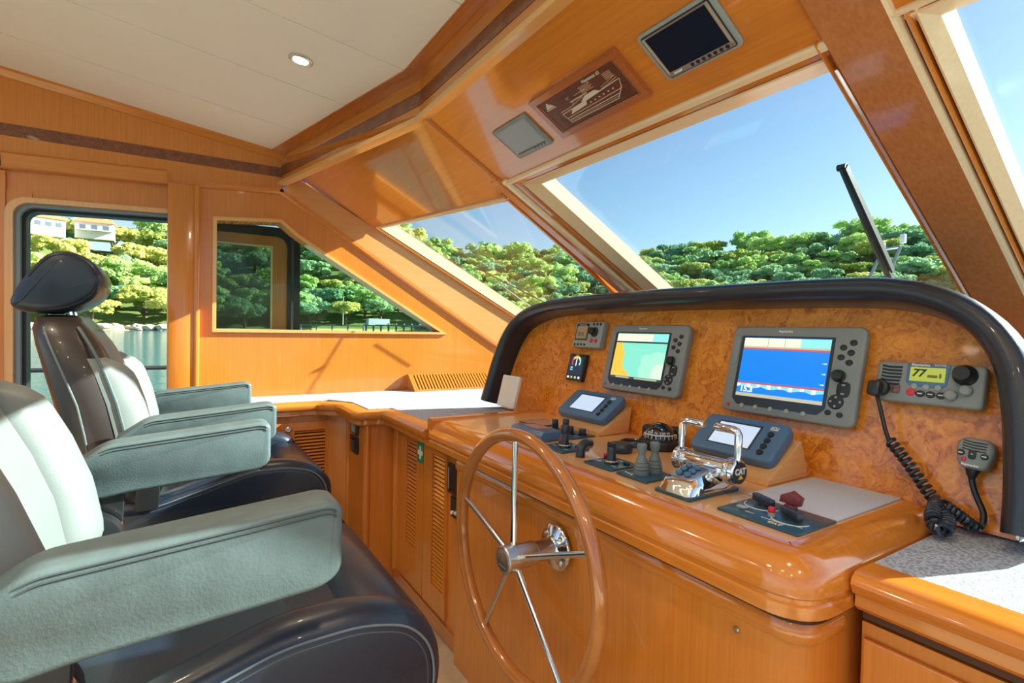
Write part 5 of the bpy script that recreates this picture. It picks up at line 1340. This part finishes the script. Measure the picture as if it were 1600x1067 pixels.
# houses on the crest
for hi, ((px, py), r, wd, ht, kd) in enumerate(HOUSES):
    d = ray(px, py); d = d/math.hypot(d.x, d.y); p = C0+d*r
    az = math.atan2(d.x, d.y)
    M = T(p.x, p.y, p.z-ht/2) @ Matrix.Rotation(-az+(.25, -.12, .3)[hi], 4, 'Z')
    t = thing('house', ('white gabled house on the hilltop at the left of the doorway view', 'long white house with terracotta roof and balcony on the hilltop', 'small white house with two chimneys behind the terracotta roof')[hi], 'house', M)
    m = MB(); m.box((0, 0, ht/2-1.5), (wd, 12, ht+3)); m.build('walls', WHITE, t, smooth=0)
    roofm = plain('terracotta', (.62, .22, .09), .8) if hi != 2 else plain('slate_roof', (.12, .12, .13), .8)
    m = MB()
    if hi == 0: m.poly([(-wd*.54, ht), (wd*.54, ht), (0, ht+4.2)], -6.8, 6.8, M=frame(V(0, 0, 0), EX, EZ, -EY), mi=0)
    else: m.loft([[V(-wd*.53, -7, ht), V(wd*.53, -7, ht), V(wd*.53, 7, ht), V(-wd*.53, 7, ht)], [V(-wd*.42, 0, ht+3.5), V(wd*.42, 0, ht+3.5), V(wd*.42, .1, ht+3.5), V(-wd*.42, .1, ht+3.5)]])
    m.build('roof', roofm, t, smooth=0)
    gl = plain('house_window', (.10, .16, .20), .1)
    for i in range(3 if hi < 2 else 2):
        m = MB(); m.box((wd*(-.30+.30*i), -6.05, ht*.55), (wd*.16, .3, ht*.36)); m.build('window', gl, t, smooth=0)
    if hi == 1:
        m = MB(); m.box((0, -7.2, ht*.28), (wd*.95, 2.6, .5)); m.build('balcony', WHITE, t, smooth=0)
        m = MB(); m.box((-wd*.50, 0, ht+3), (2.4, 2.4, 7)); m.build('chimney', WHITE, t, smooth=0)
    if hi == 2:
        for x in (-3.5, 3.5):
            m = MB(); m.box((x, 0, ht+2.5), (1.4, 1.4, 6)); m.build('chimney', WHITE, t, smooth=0)
# shore rocks left
rk = plain('shore_rock', (.55, .46, .36), .9, vary=.3, vscale=.6)
rocks = []
for v in range(3):
    rnd = random.Random(50+v); t = bmesh.new(); bmesh.ops.create_icosphere(t, subdivisions=2, radius=1)
    for q in t.verts: q.co *= rnd.uniform(.75, 1.15); q.co.z *= .6
    me = bpy.data.meshes.new('rock'); t.to_mesh(me); t.free(); me.materials.append(rk); rocks.append(me)
for i in range(26):
    x = lerp(20, 262, (i+.5)/26)+random.uniform(-3, 3); d = ray(x, 505); d = d/math.hypot(d.x, d.y); r = RS+random.uniform(-1, 3)
    o = bpy.data.objects.new('shore_rock', rocks[i % 3]); COL.objects.link(o); o.location = (d.x*r, d.y*r, WZ+.9); s = random.uniform(1.5, 3.2); o.scale = (s, s, s); o.rotation_euler.z = random.random()*6
    tag(o, 'pale rough rock on the far waterline, '+nth(i)+' in the doorway view', 'rock', 'rocks along the far waterline')
# jetty and flagpole
def far(x, y, r):
    d = ray(x, y); d = d/math.hypot(d.x, d.y); return C0+d*r
a, b = far(572, 505, 205), far(705, 508, 190)
t = thing('jetty', 'grey timber jetty on piles at the far shore seen in the side window', 'jetty', T(a.x, a.y, WZ))
JL = loc((a.x, a.y, WZ)); dv = (b-a); dv.z = 0; dv.normalize()
JT = plain('jetty_timber', (.22, .25, .28), .8)
m = MB(); m.beam(V(a.x, a.y, WZ+3.6), V(b.x, b.y, WZ+3.6), [(-2, -.25), (2, -.25), (2, .25), (-2, .25)], EZ); o = m.build('deck', JT, t, smooth=0); o.matrix_local = JL
src = None
for i in range(12):
    q = lerp(V(a.x, a.y, 0), V(b.x, b.y, 0), i/11)
    if src is None:
        m = MB(); m.cyl((0, 0, -2), (0, 0, 4.4), .35, n=8); src = m.build('pile', JT, t); src.location = q-V(a.x, a.y, 0)
    else: inst(src, t, loc=q-V(a.x, a.y, 0))
m = MB(); m.box((0, 0, 1.4), (3, 8, 2.4)); o = m.build('shed', plain('shed_blue', (.45, .55, .62), .7), t, mw=T(0, 0, 3.4) @ Matrix.Translation(dv*5), smooth=0)
a2 = far(470, 506, 214)
t = thing('sea_wall', 'low pale fence on posts along the beach left of the jetty', 'fence', T(a2.x, a2.y, WZ))
b2 = far(568, 506, 208); J2 = loc((a2.x, a2.y, WZ))
m = MB(); m.beam(V(a2.x, a2.y, WZ+3.2), V(b2.x, b2.y, WZ+3.2), [(-.3, -.15), (.3, -.15), (.3, .15), (-.3, .15)], EZ); o = m.build('rail', JT, t, smooth=0); o.matrix_local = J2
for i in range(5):
    q = lerp(V(a2.x, a2.y, 0), V(b2.x, b2.y, 0), i/4); m = MB(); m.cyl((0, 0, -2), (0, 0, 3.4), .3, n=8); o = m.build('post', JT, t); o.location = q-V(a2.x, a2.y, 0)
a3 = far(536, 500, 236)
t = thing('flagpole', 'thin white flagpole standing on the beach behind the fence', 'flagpole', T(a3.x, a3.y, a3.z-2))
m = MB(); m.cyl((0, 0, 0), (0, 0, 11.5), .16, .10, n=8); m.build('pole', WHITE, t)
m = MB(); m.lathe([(.02, 11.5), (.25, 11.6), (.25, 11.8), (.02, 11.95)], 8); m.build('finial', WHITE, t)
# guard rail on the side deck
t = thing('guard_rail', 'thin dark guard rail on the side deck outside the port doorway', 'railing', T(-3.9, -.4, .20))
m = MB(); m.tube([(0, -3.2, .960), (0, 4.4, .995)], .013, 8); m.build('top_rail', plain('rail_dark', (.08, .09, .11), .3, metal=.6), t)
for y in (-1.6, 1.15, 2.6):
    m = MB(); m.cyl((0, y, 0), (0, y, .97), .012, n=8); m.build('post', STEEL, t)
# windscreen wipers outside the glass
t = thing('windscreen_wiper', 'black wiper arm standing up outside the centre windscreen', 'wiper', T(*brow(1398, 448, -.10)))
LW = loc(t.location)
a, b = brow(1314, 262, -.10), brow(1400, 455, -.10)
m = MB(); m.tube([a, a.lerp(b, .5), b], [.007, .011, .013], 8, M=LW); m.build('arm', P_B, t)
m = MB(); m.beam(a+V(.012, 0, 0), a.lerp(b, .8)+V(.016, 0, 0), [(-.004, -.008), (.004, -.008), (.003, .010), (-.003, .010)], BN); o = m.build('blade', RUB, t, smooth=0); o.matrix_local = LW
m = MB(); m.cyl(a-V(.008, 0, 0), a+V(.014, 0, 0), .009, n=10, M=LW); m.build('tip_clip', P_K, t)
t = thing('windscreen_wiper', 'thin double wiper arm lying across the port windscreen', 'wiper', T(*portp(860, 480, -.10)))
LW = loc(t.location)
m = MB(); m.tube([portp(745, 419, -.10), portp(862, 478, -.10)], .0038, 6, M=LW); m.build('arm', P_B, t)
m = MB(); m.tube([portp(783, 446, -.10), portp(830, 480, -.10)], .0038, 6, M=LW); m.build('second_arm', P_B, t)
m = MB(); m.box(portp(790, 441, -.10), (.025, .02, .015), r=.004, M=LW); m.build('clip', P_K, t)
# light mast on the foredeck
t = thing('bow_light_mast', 'tripod mast with a small white lamp on the foredeck behind the wiper', 'mast', T(*at_y(1385, 470, 6.6)))
LW = loc(t.location); g = lambda x, y, Y=6.6: at_y(x, y, Y)
for p0, p1 in (((1340, 475), (1378, 392)), ((1404, 475), (1372, 395)), ((1368, 480), (1407, 385))):
    a = g(*p0, 6.5); a = V(a.x, a.y, 1.13) if False else a; b = g(*p1); dd = (a-b); a = b+dd*((1.13-b.z)/dd.z)
    m = MB(); m.tube([a, b], .018, 8, M=LW); m.build('leg', P_G, t)
m = MB(); m.tube([g(1374, 391), g(1407, 386)], .018, 8, M=LW); m.build('cross_bar', STEEL, t)
m = MB(); m.box(g(1411, 373), (.05, .05, .10), r=.008, M=LW); m.build('lamp', WHITE, t)
m = MB(); m.box(g(1379, 384), (.05, .05, .06), r=.008, M=LW); m.build('horn', P_G, t)
